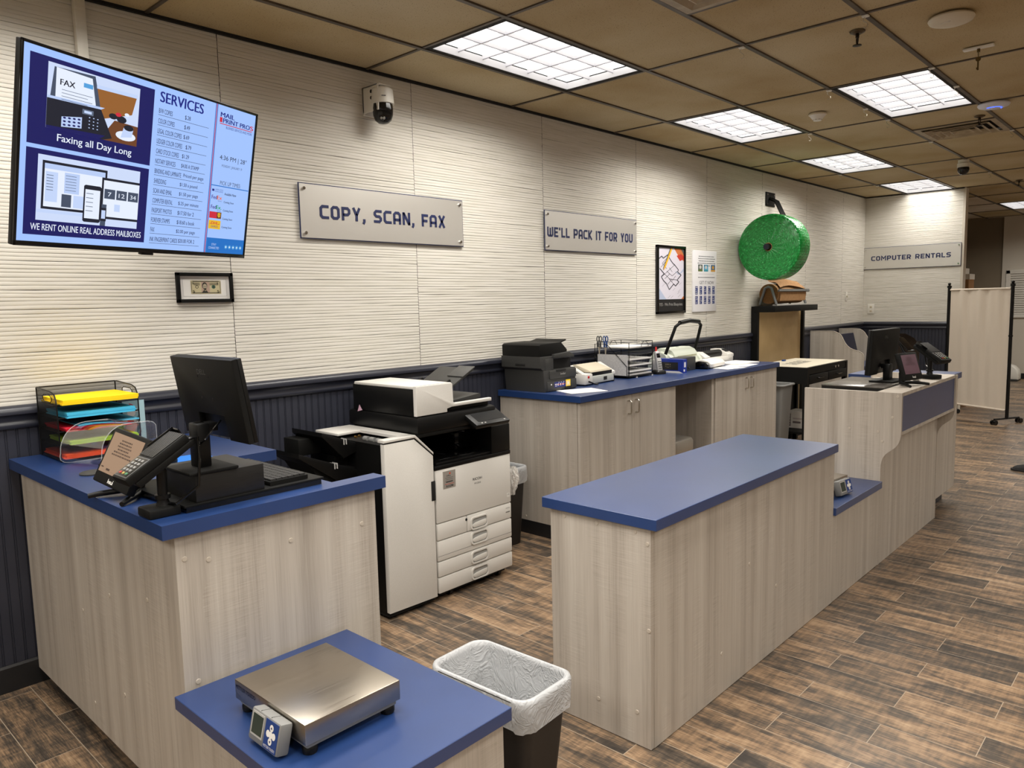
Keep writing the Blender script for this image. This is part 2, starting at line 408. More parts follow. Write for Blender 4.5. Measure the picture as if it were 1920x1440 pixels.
def circ(cx, cy, r, n=20, ry=None): return [(cx + r * math.cos(2 * PI * k / n), cy + (ry or r) * math.sin(2 * PI * k / n)) for k in range(n)]
# squared sign lettering drawn as strokes
def glyphs():
    t, c = 0.20, 0.13
    def base(w):
        return t / 2, w - t / 2, t / 2, 1 - t / 2
    L, Rr, Bm, T = base(0.74); w = 0.74; D = {}
    D['C'] = (w, [[(w, T), (L + c, T), (L, T - c), (L, Bm + c), (L + c, Bm), (w, Bm)]])
    D['O'] = (w, [[(L + c, T), (L, T - c), (L, Bm + c), (L + c, Bm), (Rr - c, Bm), (Rr, Bm + c), (Rr, T - c), (Rr - c, T), (L + c, T)]])
    D['P'] = (w, [[(L, 0), (L, T), (Rr - c, T), (Rr, T - c), (Rr, .42 + c), (Rr - c, .42), (L, .42)]])
    D['R'] = (w, D['P'][1] + [[(Rr - .26, .42), (Rr, 0)]])
    D['Y'] = (w, [[(.1, 1), (w / 2, .44), (w / 2, 0)], [(w - .1, 1), (w / 2, .44)]])
    D[','] = (.24, [[(.13, .2), (.13, 0), (.04, -.16)]])
    D["'"] = (.24, [[(.12, 1), (.12, .72)]])
    D['S'] = (w, [[(w, T), (L + c, T), (L, T - c), (L, .5 + c), (L + c, .5), (Rr - c, .5), (Rr, .5 - c), (Rr, Bm + c), (Rr - c, Bm), (0, Bm)]])
    D['A'] = (w, [[(L, 0), (L, T - c), (L + c, T), (Rr - c, T), (Rr, T - c), (Rr, 0)], [(L, .36), (Rr, .36)]])
    D['N'] = (w, [[(L, 0), (L, 1)], [(L, .96), (Rr, .04)], [(Rr, 0), (Rr, 1)]])
    D['F'] = (.66, [[(.66, T), (L, T), (L, 0)], [(L, .46), (.58, .46)]])
    D['X'] = (w, [[(.1, 1), (w - .1, 0)], [(w - .1, 1), (.1, 0)]])
    D['W'] = (1.0, [[(L, 1), (L, Bm + c), (L + c, Bm), (.9 - c, Bm), (.9, Bm + c), (.9, 1)], [(.5, Bm), (.5, .9)]])
    D['M'] = (.92, [[(L, 0), (L, .94), (.46, .42), (.82, .94), (.82, 0)]])
    D['E'] = (.68, [[(.68, T), (L, T), (L, Bm), (.68, Bm)], [(L, .5), (.6, .5)]])
    D['L'] = (.64, [[(L, 1), (L, Bm), (.64, Bm)]])
    D['K'] = (w, [[(L, 0), (L, 1)], [(Rr + .02, 1), (L + .12, .5), (Rr + .02, 0)]])
    D['I'] = (.2, [[(L, 0), (L, 1)]])
    D['T'] = (.68, [[(0, T), (.68, T)], [(.34, T), (.34, 0)]])
    D['U'] = (w, [[(L, 1), (L, Bm + c), (L + c, Bm), (Rr - c, Bm), (Rr, Bm + c), (Rr, 1)]])
    D[' '] = (.42, [])
    return D, t
def ribbon(pts, t):
    out = []; n = len(pts); closed = pts[0] == pts[-1] and n > 2
    P = [Vector((p[0], p[1])) for p in pts]
    Lf, Rt = [], []
    for i in range(n):
        a = P[i] - P[i - 1] if i > 0 else (P[0] - P[-2] if closed else P[1] - P[0])
        b = P[i + 1] - P[i] if i < n - 1 else (P[1] - P[0] if closed else a)
        a = a.normalized(); b = b.normalized(); nn = Vector((-a.y, a.x)); nb = Vector((-b.y, b.x))
        m2 = (nn + nb).normalized(); k = (t / 2) / max(0.45, m2.dot(nn))
        Lf.append(P[i] + m2 * k); Rt.append(P[i] - m2 * k)
    return [[Rt[i], Rt[i + 1], Lf[i + 1], Lf[i]] for i in range(n - 1)]
GL, GT = glyphs()
def sign_text(g, body, M, x0, x1, y0, y1, depth=0.003, mi=0, gap=0.17):
    W = sum(GL[c][0] for c in body) + gap * (len(body) - 1); sx = (x1 - x0) / W; sy = y1 - y0; x = 0.0
    for c in body:
        wd, strokes = GL[c]
        for st in strokes:
            for q in ribbon(st, GT):
                pts = [(x0 + (x + p[0]) * sx, y0 + p[1] * sy) for p in q]
                g.prism(pts, 'z', 0, depth, mi, M)
        x += wd + gap
    return g

# ------------------------------------------------------------------ the setting
XF, YW = 11.25, 3.642                                   # far wall, long wall
GX = lambda i: 2.732 + 1.2192 * i                       # ceiling grid
GY = lambda j: 2.5315 + 0.6096 * j
struct('floor', G().box(-4.0, 17.6, -5.0, 4.2, -0.08, 0.0), FLOOR)
LIGHT_TILES = [(0, 0), (2, 0), (4, 0), (6, 0), (2, -2), (9, -1)]
ADDED_LIGHT_TILES = [(-2, 0), (-4, 0), (-2, -2), (-4, -3), (-1, -3), (-2, -5), (4, -6), (7, -6), (0, -7), (2, -8), (4, -8), (-2, -8), (-4, -7), (8, -5), (8, -8), (11, -5), (11, -2)]  # unseen fixtures added to brighten the counters, floor and ceiling
VENT_TILES = [(0, -2, 0), (3, -2, 1)]                   # 2x2 ft vents in half tiles
g = G(); x_lines = [GX(i) for i in range(-5, 13)]; NEW = {(8, 0), (9, 0), (10, -1), (9, -2), (10, 1), (11, 0)}
for i in range(-5, 12):
    for j in range(-12, 2):
        if (i, j) in LIGHT_TILES or (i, j) in ADDED_LIGHT_TILES: continue
        y1 = min(GY(j + 1), 3.70)
        xs = [GX(i), GX(i + 1)]
        for (vi, vj, half) in VENT_TILES:
            if (vi, vj) == (i, j):
                mid = (xs[0] + xs[1]) / 2; xs = [mid, xs[1]] if half == 0 else [xs[0], mid]
        mi = 1 if (i, j) in NEW else 0
        g.face([(xs[0], GY(j), CEIL + 0.006), (xs[0], y1, CEIL + 0.006), (xs[1], y1, CEIL + 0.006), (xs[1], GY(j), CEIL + 0.006)], mi)
ceiling = struct('ceiling', g, [TILE, TILE_NEW])
g = G()
for i in range(-5, 13): g.box(GX(i) - 0.009, GX(i) + 0.009, GY(-12), 3.64, CEIL - 0.001, CEIL + 0.012)
for j in range(-12, 2): g.box(GX(-5), GX(12), GY(j) - 0.012, GY(j) + 0.012, CEIL - 0.003, CEIL + 0.011)
for (vi, vj, half) in VENT_TILES:
    mid = GX(vi) + 0.6096; g.box(mid - 0.009, mid + 0.009, GY(vj), GY(vj + 1), CEIL - 0.001, CEIL + 0.012)
obj('ceiling_grid', g, TBAR, ceiling, smooth=0)
g = G(); g.box(-3.2, XF, 3.622, 3.642, CEIL - 0.008, CEIL + 0.01); g.box(XF - 0.02, XF, 2.43, 3.64, CEIL - 0.008, CEIL + 0.01)
obj('wall_angle', g, DARK, ceiling, smooth=0)

def slats(g, u0, u1, z0, z1, put, pitch=0.0168, panel0=1.85):
    """horizontally reeded panelling made of 4 ft sheets; put(u, d, z) places a point d behind the face"""
    edges = [panel0 + 1.2192 * k for k in range(-6, 14)]
    for a, b in zip(edges, edges[1:]):
        a, b = max(a + 0.0015, u0), min(b - 0.0015, u1)
        if b - a < 0.02: continue
        ph = random.uniform(0, pitch); n = max(2, int((b - a) / 0.16)); us = [a + (b - a) * k / n for k in range(n + 1)]
        z = z0 - ph
        while z < z1:
            h = pitch * random.uniform(0.82, 1.2); gapd = random.choice((0.002, 0.003, 0.0045))
            rows = []
            jit = [random.gauss(0, 0.0006) for _ in us]; dj = [random.gauss(0, 0.0005) for _ in us]
            gw = random.uniform(0.0009, 0.0018)
            for (fz, d) in ((0.0, gapd), (gw / h, 0.0008), (0.35, 0.0), (0.75, 0.0002), (1.0, 0.0010)):
                zz = z + fz * h
                rows.append([g.bm.verts.new(put(u, d + (dj[k] if d < 0.002 else 0), min(max(zz + jit[k], z0), z1))) for k, u in enumerate(us)])
            for A, Bv in zip(rows, rows[1:]):
                for k in range(n): g.bm.faces.new([A[k], A[k + 1], Bv[k + 1], Bv[k]])
            z += h
    return g
def beads(g, u0, u1, z0, z1, put, pitch=0.0415):
    prof = []; u = u0
    while u < u1:
        for du, d in ((0, 0.0), (0.030, 0.0), (0.0312, 0.004), (0.0332, 0.004), (0.0344, 0.001), (0.0372, 0.001), (0.0384, 0.004), (0.0403, 0.004)):
            prof.append((u + du, d))
        u += pitch
    vs = [(g.bm.verts.new(put(u, d, z0)), g.bm.verts.new(put(u, d, z1))) for u, d in prof]
    for a, b in zip(vs, vs[1:]): g.bm.faces.new([a[0], b[0], b[1], a[1]])
    return g
RAIL = [(0.0, 1.112), (0.012, 1.112), (0.017, 1.118), (0.017, 1.130), (0.012, 1.137), (0.010, 1.146), (0.013, 1.158), (0.021, 1.168), (0.032, 1.172), (0.032, 1.184), (0.027, 1.196), (0.016, 1.205), (0.0, 1.208)]
# long wall
g = G().box(-3.2, 17.4, YW + 0.008, YW + 0.12, 0, CEIL + 0.1); wall_left = struct('wall_left', g, DARK)
obj('slat_panelling', slats(G(), -3.2, XF, 1.20, CEIL, lambda u, d, z: (u, YW + d, z)), WALLW, wall_left, smooth=0)
obj('beadboard_wainscot', beads(G(), -3.2, XF, 0.10, 1.13, lambda u, d, z: (u, YW - 0.002 + d, z)), NAVY, wall_left, smooth=0)
g = G(); g.prism([(YW - d, z) for d, z in RAIL], 'x', -3.2, XF - 0.004); struct('trim_1', g, NAVY_GL, smooth=50)
g = G().prism([(YW + 0.004, 0), (YW - 0.012, 0), (YW - 0.012, 0.105), (YW - 0.006, 0.115), (YW + 0.004, 0.115)], 'x', -3.2, XF); struct('baseboard_left', g, BASEB)
# far partition wall that carries the third sign
YE = 2.425
g = G().box(XF + 0.008, XF + 0.14, YE + 0.006, YW + 0.01, 0, CEIL + 0.02); wall_far = struct('wall_far', g, PAINT)
obj('slat_panelling', slats(G(), YE, YW, 1.20, CEIL, lambda u, d, z: (XF + d, u, z), panel0=2.425), WALLW, wall_far, smooth=0)
obj('beadboard_wainscot', beads(G(), YE, YW, 0.10, 1.13, lambda u, d, z: (XF - 0.002 + d, u, z)), NAVY, wall_far, smooth=0)
g = G(); g.box(XF - 0.004, XF + 0.145, YE - 0.012, YE + 0.006, 0, CEIL); g.box(XF - 0.006, XF + 0.02, YE - 0.014, YE + 0.016, 0, CEIL)
struct('trim_2', g, PAINT)
g = G().prism([(XF - d, z) for d, z in RAIL], 'y', YE, YW - 0.004); struct('trim_3', g, NAVY_GL, smooth=50)
g = G().box(XF - 0.012, XF + 0.002, YE, YW, 0, 0.115); struct('baseboard_far', g, BASEB)
# room beyond, and the walls out of the picture
g = G().box(16.3, 16.45, -5.0, 2.87, 0, CEIL + 0.1); struct('wall_end', g, PAINT)
g = G().box(16.36, 16.5, 2.87, 3.66, 0, CEIL + 0.1); struct('wall_hall', g, TAUPE)  # this stretch of the end wall is coloured darker
struct('baseboard_end', G().box(16.28, 16.3, -5.0, 2.86, 0, 0.10), BASEB)
struct('wall_right', G().box(-4.0, 17.4, -4.95, -4.8, 0, CEIL + 0.1), PAINT)
struct('wall_back', G().box(-3.25, -3.1, -5.0, 3.7, 0, CEIL + 0.1), PAINT)
# louvred window on the far end wall
g = G(); fr = [(2.80, 1.12), (1.30, 1.12), (1.30, 1.97), (2.80, 1.97)]
for a, b, c_, d_ in ((1.22, 2.80, 1.90, 1.97), (1.22, 2.80, 1.11, 1.17), (2.73, 2.80, 1.11, 1.97), (1.22, 1.29, 1.11, 1.97)): g.box(16.265, 16.3, a, b, c_, d_, 0.008)
win = struct('window_1', g, WALLW)
g = G()
for k in range(18): g.box(16.275, 16.298, 1.29, 2.73, 1.175 + k * 0.0405, 1.205 + k * 0.0405, M=None)
obj('louvred_blind', g, WALLW, win, smooth=0)

# ------------------------------------------------------------------ ceiling fixtures
def light_build(label, loc, group):
    t = thing('ceiling_light', label, 'ceiling light', loc, 0, group)
    lx, ly = 1.2192, 0.6096
    g = G()
    for a in ((0.012, 0.04, 0.012, ly - 0.012), (lx - 0.04, lx - 0.012, 0.012, ly - 0.012), (0.012, lx - 0.012, 0.012, 0.035), (0.012, lx - 0.012, ly - 0.035, ly - 0.012)): g.box(*a, 0.0, 0.055)
    obj('housing', g, DARK, t, smooth=0)
    g = G(); e = 0.04
    for k in range(1, 6): x = e + (lx - 2 * e) * k / 6; g.box(x - 0.0015, x + 0.0015, 0.035, ly - 0.035, 0.028, 0.050)
    for k in range(1, 3): y = 0.035 + (ly - 0.07) * k / 3; g.box(e, lx - e, y - 0.0015, y + 0.0015, 0.028, 0.050)
    for a in ((e, e + 0.004, 0.035, ly - 0.035), (lx - e - 0.004, lx - e, 0.035, ly - 0.035), (e, lx - e, 0.035, 0.039), (e, lx - e, ly - 0.039, ly - 0.035)): g.box(*a, 0.002, 0.042)
    lo = obj('louvre', g, mat('louvre_white', (240, 240, 243), 0.5), t, smooth=0); g = G()
    for k in range(1, 6): x = e + (lx - 2 * e) * k / 6; g.box(x - 0.004, x + 0.004, 0.035, ly - 0.035, 0.025, 0.028)
    for k in range(1, 3): y = 0.035 + (ly - 0.07) * k / 3; g.box(e, lx - e, y - 0.003, y + 0.003, 0.0252, 0.028)
    obj('blade_edge', g, mat('louvre_edge', (196, 196, 206), 0.4), lo, smooth=0)
    g = G().face([(e, 0.035, 0.05), (e, ly - 0.035, 0.05), (lx - e, ly - 0.035, 0.05), (lx - e, 0.035, 0.05)])
    m = bpy.data.materials.get('fluorescent_reflector')
    if m is None:
        m = bpy.data.materials.new('fluorescent_reflector'); m.use_nodes = True; b = m.node_tree.nodes['Principled BSDF']
        b.inputs['Base Color'].default_value = (0.8, 0.8, 0.8, 1); b.inputs['Emission Color'].default_value = (1.0, 0.985, 0.95, 1); b.inputs['Emission Strength'].default_value = LAMP_GLOW
    obj('diffuser', g, m, t, smooth=0)
    ld = bpy.data.lights.get('fixture_light')
    if ld is None:
        ld = bpy.data.lights.new('fixture_light', 'AREA'); ld.shape = 'RECTANGLE'; ld.size = lx - 0.08; ld.size_y = ly - 0.07; ld.energy = LAMP_W; ld.color = LAMP_COL; ld.spread = R_(155)
    lo = bpy.data.objects.new('fixture_light', ld); COL.objects.link(lo); lo.parent = t; lo.location = (lx / 2, ly / 2, -0.001)
    return t
LN = ['lit louvred ceiling light nearest the television, largest of the row along the slatted wall',
      'lit louvred ceiling light second in the row along the slatted wall',
      'lit louvred ceiling light third along the slatted wall, above the green roll',
      'lit louvred ceiling light touching the slatted wall above the computer rentals sign',
      'lit louvred ceiling light away from the wall, beside the wireless access point with blue ring',
      'lit yellowish louvred ceiling light of the room beyond the far partition']
proto = None
for (i, j), lb in zip(LIGHT_TILES, LN):
    loc = (GX(i), GY(j), CEIL)
    if proto is None: proto = light_build(lb, loc, 'louvred ceiling lights')
    else:
        dl = dup(proto, loc, 0, lb)
        if (i, j) == (6, 0):                # the end fixture butts against the far wall; light halved to avoid a hot spot
            for ch in dl.children:
                if ch.type == 'LIGHT': ch.data = ch.data.copy(); ch.data.energy = LAMP_W * 0.5
for (i, j) in ADDED_LIGHT_TILES: dup(proto, (GX(i), GY(j), CEIL), 0, 'added louvred ceiling light outside the frame that brightens the counters', 'added ceiling lights outside the frame')

VM = noisy('dusty_vent_metal', (176, 160, 132), (150, 135, 110), 12.0, 0.5)
for (i, j, half), lb in zip(VENT_TILES, ('square beige ceiling vent cut off by the top edge above the first light', 'square beige ceiling vent with stepped cones beyond the blue-ringed access point')):
    t = thing('ceiling_vent', lb, 'ceiling vent', (GX(i) + 0.6096 * half + 0.3048, GY(j) + 0.3048, CEIL), 0, 'ceiling vents')
    g = G()
    for a, b in ((0.293, 0.25),):
        for q in ((-a, a, -a, -b), (-a, a, b, a), (-a, -b, -b, b), (b, a, -b, b)): g.box(*q, -0.002, 0.008)
    obj('frame', g, VM, t)
    for k in range(4):
        a = 0.24 - k * 0.055; rg = []
        for (s_, z) in ((a, -0.014), (a - 0.008, -0.016), (a - 0.05, 0.012), (a - 0.044, 0.016)): rg.append([(x, y, z) for x, y in ((s_, s_), (-s_, s_), (-s_, -s_), (s_, -s_))])
        rg.append(rg[0]); obj('cone', G().loft(rg, cap0=False, cap1=False), VM, t, smooth=0)
    obj('backing', G().box(-0.29, 0.29, -0.29, 0.29, 0.03, 0.034), DARK, t)

def sprinkler(loc, lb):
    t = thing('fire_sprinkler', lb, 'sprinkler', loc, 0.5, 'fire sprinklers')
    obj('escutcheon', G().lathe([(0.0, -0.006), (0.018, -0.012), (0.036, -0.004), (0.038, 0.002)], seg=24), mat('dull_bronze', (96, 82, 62), 0.4, 0.8), t)
    g = G().cyl((0, 0, 0), (0, 0, -0.03), 0.009)
    for s_ in (1, -1): g.tube([(s_ * 0.006, 0, -0.022), (s_ * 0.02, 0, -0.032), (s_ * 0.018, 0, -0.05), (s_ * 0.004, 0, -0.064)], 0.0035, 6)
    obj('frame_arms', g, mat('dark_bronze', (52, 44, 34), 0.4, 0.8), t)
    g = G().lathe([(0.002, -0.063), (0.022, -0.066), (0.022, -0.069), (0.002, -0.071)], seg=16); obj('deflector', g, MATS['dark_bronze'], t)
sprinkler((4.19, 1.42, CEIL), 'dark fire sprinkler hanging from the ceiling tile near the top edge')
sprinkler((6.85, 1.40, CEIL), 'dark fire sprinkler between the lit panel and the stepped vent')
sprinkler((11.1, 1.82, CEIL), 'small dark fire sprinkler far off in front of the computer rentals wall')

def access_point(loc, lb, mt, glow):
    t = thing('wireless_access_point', lb, 'access point', loc, 0.0)
    obj('shell', G().lathe([(0.085, 0.0), (0.098, -0.004), (0.102, -0.012), (0.095, -0.024), (0.07, -0.033), (0.03, -0.037), (0.0, -0.0375)], seg=48), mt, t)
    g = G(); a0 = 2.4
    prof = [(0.046, -0.0370), (0.053, -0.0360)]
    pts = [(0.05 * math.cos(a0 + k * 0.13), 0.05 * math.sin(a0 + k * 0.13), -0.0362) for k in range(24 if glow else 8)]
    g.tube(pts, 0.0022, 6); obj('status_light', g, emis((40, 70, 255), 3.0) if glow else WHITE_PL, t)
access_point((4.31, 1.02, CEIL), 'round beige access point with no light near the top edge', CREAM_PL, False)
access_point((6.46, 1.235, CEIL), 'round white access point with a glowing blue ring', mat('cool_white_plastic', (214, 216, 226), 0.4), True)
t = thing('key_hook_plate', 'small white plate on the ceiling with keys hanging from it', 'key holder', (4.935, 1.027, CEIL))
obj('plate', G().box(-0.018, 0.018, -0.075, 0.075, -0.012, 0.0, 0.004), WHITE_PL, t)
g = G().cyl((0, 0, -0.01), (0, 0, -0.03), 0.008); g.tube([(0.01 * math.cos(a), 0, -0.04 + 0.012 * math.sin(a)) for a in [k * PI / 6 for k in range(12)]], 0.0015, 5, closed=True); obj('ring', g, mat('old_brass', (104, 88, 56), 0.4, 0.8), t)
g = G().lathe([(0.0, -0.002), (0.013, -0.002), (0.013, 0.002), (0.0, 0.002)], (0, 0, -0.066), 'x', 16); g.box(-0.0015, 0.0015, -0.004, 0.004, -0.125, -0.075); g.box(-0.0015, 0.0015, 0.003, 0.008, -0.12, -0.11); obj('key', g, MATS['old_brass'], t)
t = thing('smoke_detector', 'white conical smoke detector on the ceiling between two lit panels', 'smoke detector', (5.79, 2.233, CEIL))
obj('base', G().lathe([(0.0, 0.0), (0.062, 0.0), (0.064, -0.010), (0.058, -0.014), (0.0, -0.014)], seg=32), CREAM_PL, t)
obj('chamber', G().lathe([(0.056, -0.014), (0.044, -0.03), (0.03, -0.046), (0.028, -0.052), (0.0, -0.054)], seg=32), WHITE_PL, t)
g = G()
for k in range(8): a = k * PI / 4; g.box(0.026, 0.031, -0.007, 0.007, -0.046, -0.038, M=Matrix.Rotation(a, 4, 'Z'))
obj('slot', g, DARK, t)
# S hooks on white clips
HK = [((3.97, 1.31), 'first hook from the top edge, beside the near sprinkler'), ((3.96, 1.94), 'hook between the first light and the near sprinkler'), ((5.19, 1.93), 'hook at the near wall-side corner of the light by the blue-ringed access point'),
      ((5.16, 1.315), 'hook at the near room-side corner of the light by the blue-ringed access point'), ((5.73, 1.31), 'hook halfway along the room side of the light by the blue-ringed access point'), ((5.90, 1.93), 'hook halfway along the wall side of the light by the blue-ringed access point'),
      ((6.40, 1.925), 'hook at the far wall-side corner of the light by the blue-ringed access point'), ((5.93, 2.535), 'hook on the room side of the second wall-row light'), ((6.42, 2.535), 'hook at the far corner of the second wall-row light'),
      ((7.61, 1.925), 'hook at the wall-side corner of the stepped vent'), ((7.61, 1.315), 'hook at the room-side corner of the stepped vent'), ((8.83, 3.14), 'hook at the wall-side corner of the third wall-row light'), ((10.1, 3.14), 'hook at the wall-side corner of the light over the rentals sign'), ((10.05, 1.93), 'hook on the grid beyond the dome camera'), ((1.52, 2.54), 'hook at the near corner of the light nearest the television')]
g = G().box(-0.014, 0.014, -0.016, 0.016, -0.008, 0.0, 0.003)
hk = obj('ceiling_hook', g, WHITE_PL); tag(hk, 'white clip ' + HK[0][1], 'ceiling hook', 'hooks clipped to the ceiling grid'); hk.location = (*HK[0][0], CEIL - 0.003)
pts = [(0, 0.008 * math.sin(a) , -0.018 - 0.009 * (1 - math.cos(a))) for a in [k * PI / 6 for k in range(0, 8)]] + [(0, -0.009 + 0.009 * math.cos(a) , -0.052 - 0.011 * math.sin(a)) for a in [k * PI / 6 for k in range(1, 8)]]
pts = [(0, 0.0, -0.006), (0, 0.010, -0.014), (0, 0.010, -0.024), (0, 0.0, -0.032), (0, -0.010, -0.040), (0, -0.011, -0.052), (0, -0.002, -0.060), (0, 0.008, -0.054)]
hw = obj('s_hook', G().tube(pts, 0.0016, 6), NICKEL, hk)
for (xy, lb) in HK[1:]:
    c = hk.copy(); COL.objects.link(c); c.location = (*xy, CEIL - 0.003); c['label'] = 'white clip ' + lb
    d = hw.copy(); COL.objects.link(d); d.parent = c
t = thing('dome_camera', 'small white and black dome camera hanging under the far ceiling grid', 'security camera', (8.93, 1.95, CEIL), 0.4)
obj('mount', G().lathe([(0.0, 0.0), (0.05, 0.0), (0.05, -0.03), (0.058, -0.035), (0.058, -0.075), (0.0, -0.075)], seg=28), WHITE_PL, t)
obj('dome', G().lathe([(0.052, -0.075), (0.054, -0.10), (0.046, -0.125), (0.028, -0.142), (0.0, -0.148)], seg=28), BLACK_GL, t)

# ------------------------------------------------------------------ television
t = thing('wall_television', 'large lit wall television showing services, prices and fax pictures', 'television', (1.27, 3.075, 2.138))
TW, TH = 1.127, 0.6525
yw, tl, rl = R_(22.7), R_(11.5), R_(0.5)
t.rotation_euler = (Matrix.Rotation(yw, 4, 'Z') @ Matrix.Rotation(tl, 4, 'X') @ Matrix.Rotation(-rl, 4, 'Y')).to_euler()
# local: x right, z up, front -y
g = G(); g.box(-TW / 2, TW / 2, 0.0, 0.022, -TH / 2, TH / 2, 0.004); g.box(-TW * 0.36, TW * 0.36, 0.02, 0.062, -TH / 2 + 0.03, 0.12, 0.012); g.box(-0.03, 0.03, 0.0, 0.02, -TH / 2 - 0.01, -TH / 2 + 0.004, 0.003)
obj('housing', g, BLACK, t)
g = G(); bz = 0.010
for q in ((-TW / 2, TW / 2, TH / 2 - bz, TH / 2), (-TW / 2, TW / 2, -TH / 2, -TH / 2 + 0.017), (-TW / 2, -TW / 2 + bz, -TH / 2, TH / 2), (TW / 2 - bz, TW / 2, -TH / 2, TH / 2)): g.box(q[0], q[1], -0.006, 0.001, q[2], q[3], 0.002)
obj('bezel', g, BLACK_GL, t)
SW, SH = TW - 2 * bz, TH - bz - 0.017
Ms = plane((-TW / 2 + bz, -0.0012, -TH / 2 + 0.017), (1, 0, 0), (0, 0, 1))
def S(c): return emis(c, 0.55)
SC = [(163, 196, 255), (22, 22, 92), (30, 40, 130), (52, 62, 96), (34, 112, 196), (206, 44, 62), (196, 214, 250), (28, 30, 42), (70, 80, 100), (186, 206, 246), (150, 96, 44), (232, 240, 255), (84, 160, 220), (232, 186, 40), (74, 52, 140), (232, 110, 50), (40, 160, 90), (110, 66, 36), (96, 108, 130), (206, 220, 250)]
KB, NV, TI, TX, BL, RD, LT, DK, GY_, PL, OR, WH, CY, YL, PU, FO, FG, BR, MG, SI = range(20)
obj('screen', G().box(-TW / 2 + bz, TW / 2 - bz, -0.001, 0.001, -TH / 2 + 0.017, TH / 2 - bz), S(SC[KB]), t, smooth=0)
g = G()
def rc(u0, v0, u1, v1, c, z=0.0006): rectp(g, Ms, u0 * SW, v0 * SH, u1 * SW, v1 * SH, c, z)
def pg(pts, c, z=0.0009): polyp(g, Ms, [(u * SW, v * SH) for u, v in pts], c, z)
def tx(s, u0, v0, u1, v1, c, z=0.0016, bold=0.0): text(g, s, Ms @ Matrix.Translation((u0 * SW, v0 * SH, z)), (u1 - u0) * SW, (v1 - v0) * SH, 'L', c, bold=bold)
rc(.021, .511, .478, .965, NV); rc(.021, .036, .477, .490, NV)
# picture one: a desktop fax machine
u, v, du, dv = .079, .606, .337, .336
q = lambda pts, c, z=0.0009: pg([(u + a * du, v + b * dv) for a, b in pts], c, z)
q([(0, 0), (1, 0), (1, 1), (0, 1)], SI)
q([(.48, .28), (.92, .52), (.97, .86), (.5, .86)], OR, .001); q([(.5, .80), (.97, .82), (.97, .88), (.5, .86)], LT, .0011)
q([(.56, 0), (1, 0), (1, .34), (.72, .36)], BR, .001)
q([(.02, .34), (.55, .52), (.48, .98), (.06, .95)], GY_, .0011); q([(.08, .40), (.50, .52), (.45, .93), (.08, .95)], WH, .0012)
q([(0, .0), (.60, .0), (.70, .05), (.62, .30), (.56, .48), (.0, .46)], DK, .0013); q([(.0, .46), (.56, .48), (.60, .52), (.0, .50)], PL, .0014)
q([(.36, .34), (.48, .34), (.48, .42), (.36, .42)], MG, .0015); q([(.38, .36), (.46, .36), (.46, .40), (.38, .40)], LT, .0016)
q([(.15, .06), (.36, .10), (.36, .28), (.15, .22)], PL, .0015)
for a in range(3):
    for b in range(4): q([(p[0], p[1]) for p in circ(.18 + b * .05, .10 + a * .055 + b * .008, .016, 8)], NV, .0017)
for a in range(4):
    for b in range(3): q([(p[0], p[1]) for p in circ(.44 + b * .045, .14 + a * .055, .009, 6)], PL, .0016)
q(circ(.70, .42, .05, 10), DK, .0014); q(circ(.80, .40, .06, 10), DK, .0014); q(circ(.76, .47, .035, 8), RD, .0015); q(circ(.86, .50, .03, 8), WH, .0015)
q(circ(.86, .14, .12, 20, .08), WH, .0014); q([(.80, .10), (.93, .14), (.95, .30), (.83, .28)], LT, .0016); q(circ(.89, .285, .06, 14, .05), DK, .0017); q([(.0, .0), (.56, .0), (.62, .07), (.0, .04)], NV, .0018)
tx('FAX', .079 + .12 * du, .606 + .70 * dv, .079 + .27 * du, .606 + .79 * dv, DK, bold=.03)
q([(.36, .76), (.46, .76), (.46, .83), (.36, .83)], CY, .0015)
for k in range(4): q([(.14, .63 - k * .05), (.46 - .05 * (k % 2), .63 - k * .05), (.46 - .05 * (k % 2), .638 - k * .05), (.14, .638 - k * .05)], MG, .0015)
tx('Faxing all Day Long', .118, .535, .396, .585, WH, bold=.012)
# picture two: laptop, tablet, phone and watch
u, v, du, dv = .060, .116, .380, .348
q([(0, 0), (1, 0), (1, 1), (0, 1)], SI)
q([(.0, .12), (.60, .12), (.64, .16), (.0, .17)], LT, .0010); q([(.04, .18), (.65, .18), (.65, .92), (.04, .92)], DK, .0011); q([(.06, .22), (.63, .22), (.63, .88), (.06, .88)], WH, .0012)
q([(.06, .80), (.63, .80), (.63, .88), (.06, .88)], PL, .0013); q([(.07, .30), (.18, .30), (.18, .76), (.07, .76)], LT, .0013)
for k in range(6): q([(.08, .70 - k * .045), (.14, .70 - k * .045), (.14, .71 - k * .045), (.08, .71 - k * .045)], MG, .0014)
q([(.24, .46), (.38, .46), (.38, .78), (.24, .78)], PL, .0014)
for k in range(6): q([(.25, .73 - k * .045), (.35, .73 - k * .045), (.35, .738 - k * .045), (.25, .738 - k * .045)], MG, .0015)
q([(.22, .24), (.31, .24), (.31, .44), (.22, .44)], GY_, .0014); q([(.33, .24), (.50, .24), (.50, .44), (.33, .44)], LT, .0014)
q([(.60, .12), (1.0, .12), (1.0, .80), (.60, .80)], DK, .0015); q([(.62, .16), (1.0, .16), (1.0, .76), (.62, .76)], WH, .0016)
for k, n_ in enumerate(('7', '12', '34')):
    a = .63 + k * .125; q([(a, .46), (a + .112, .46), (a + .112, .62), (a, .62)], GY_, .0017)
    cx = .060 + (a + .056) * .380; tx(n_, cx - .008 - .004 * (len(n_) - 1), .116 + .50 * .348, cx + .006 + .006 * (len(n_) - 1), .116 + .57 * .348, WH, .0021)
q([(.74, .26), (.80, .26), (.80, .38), (.74, .38)], LT, .0017)
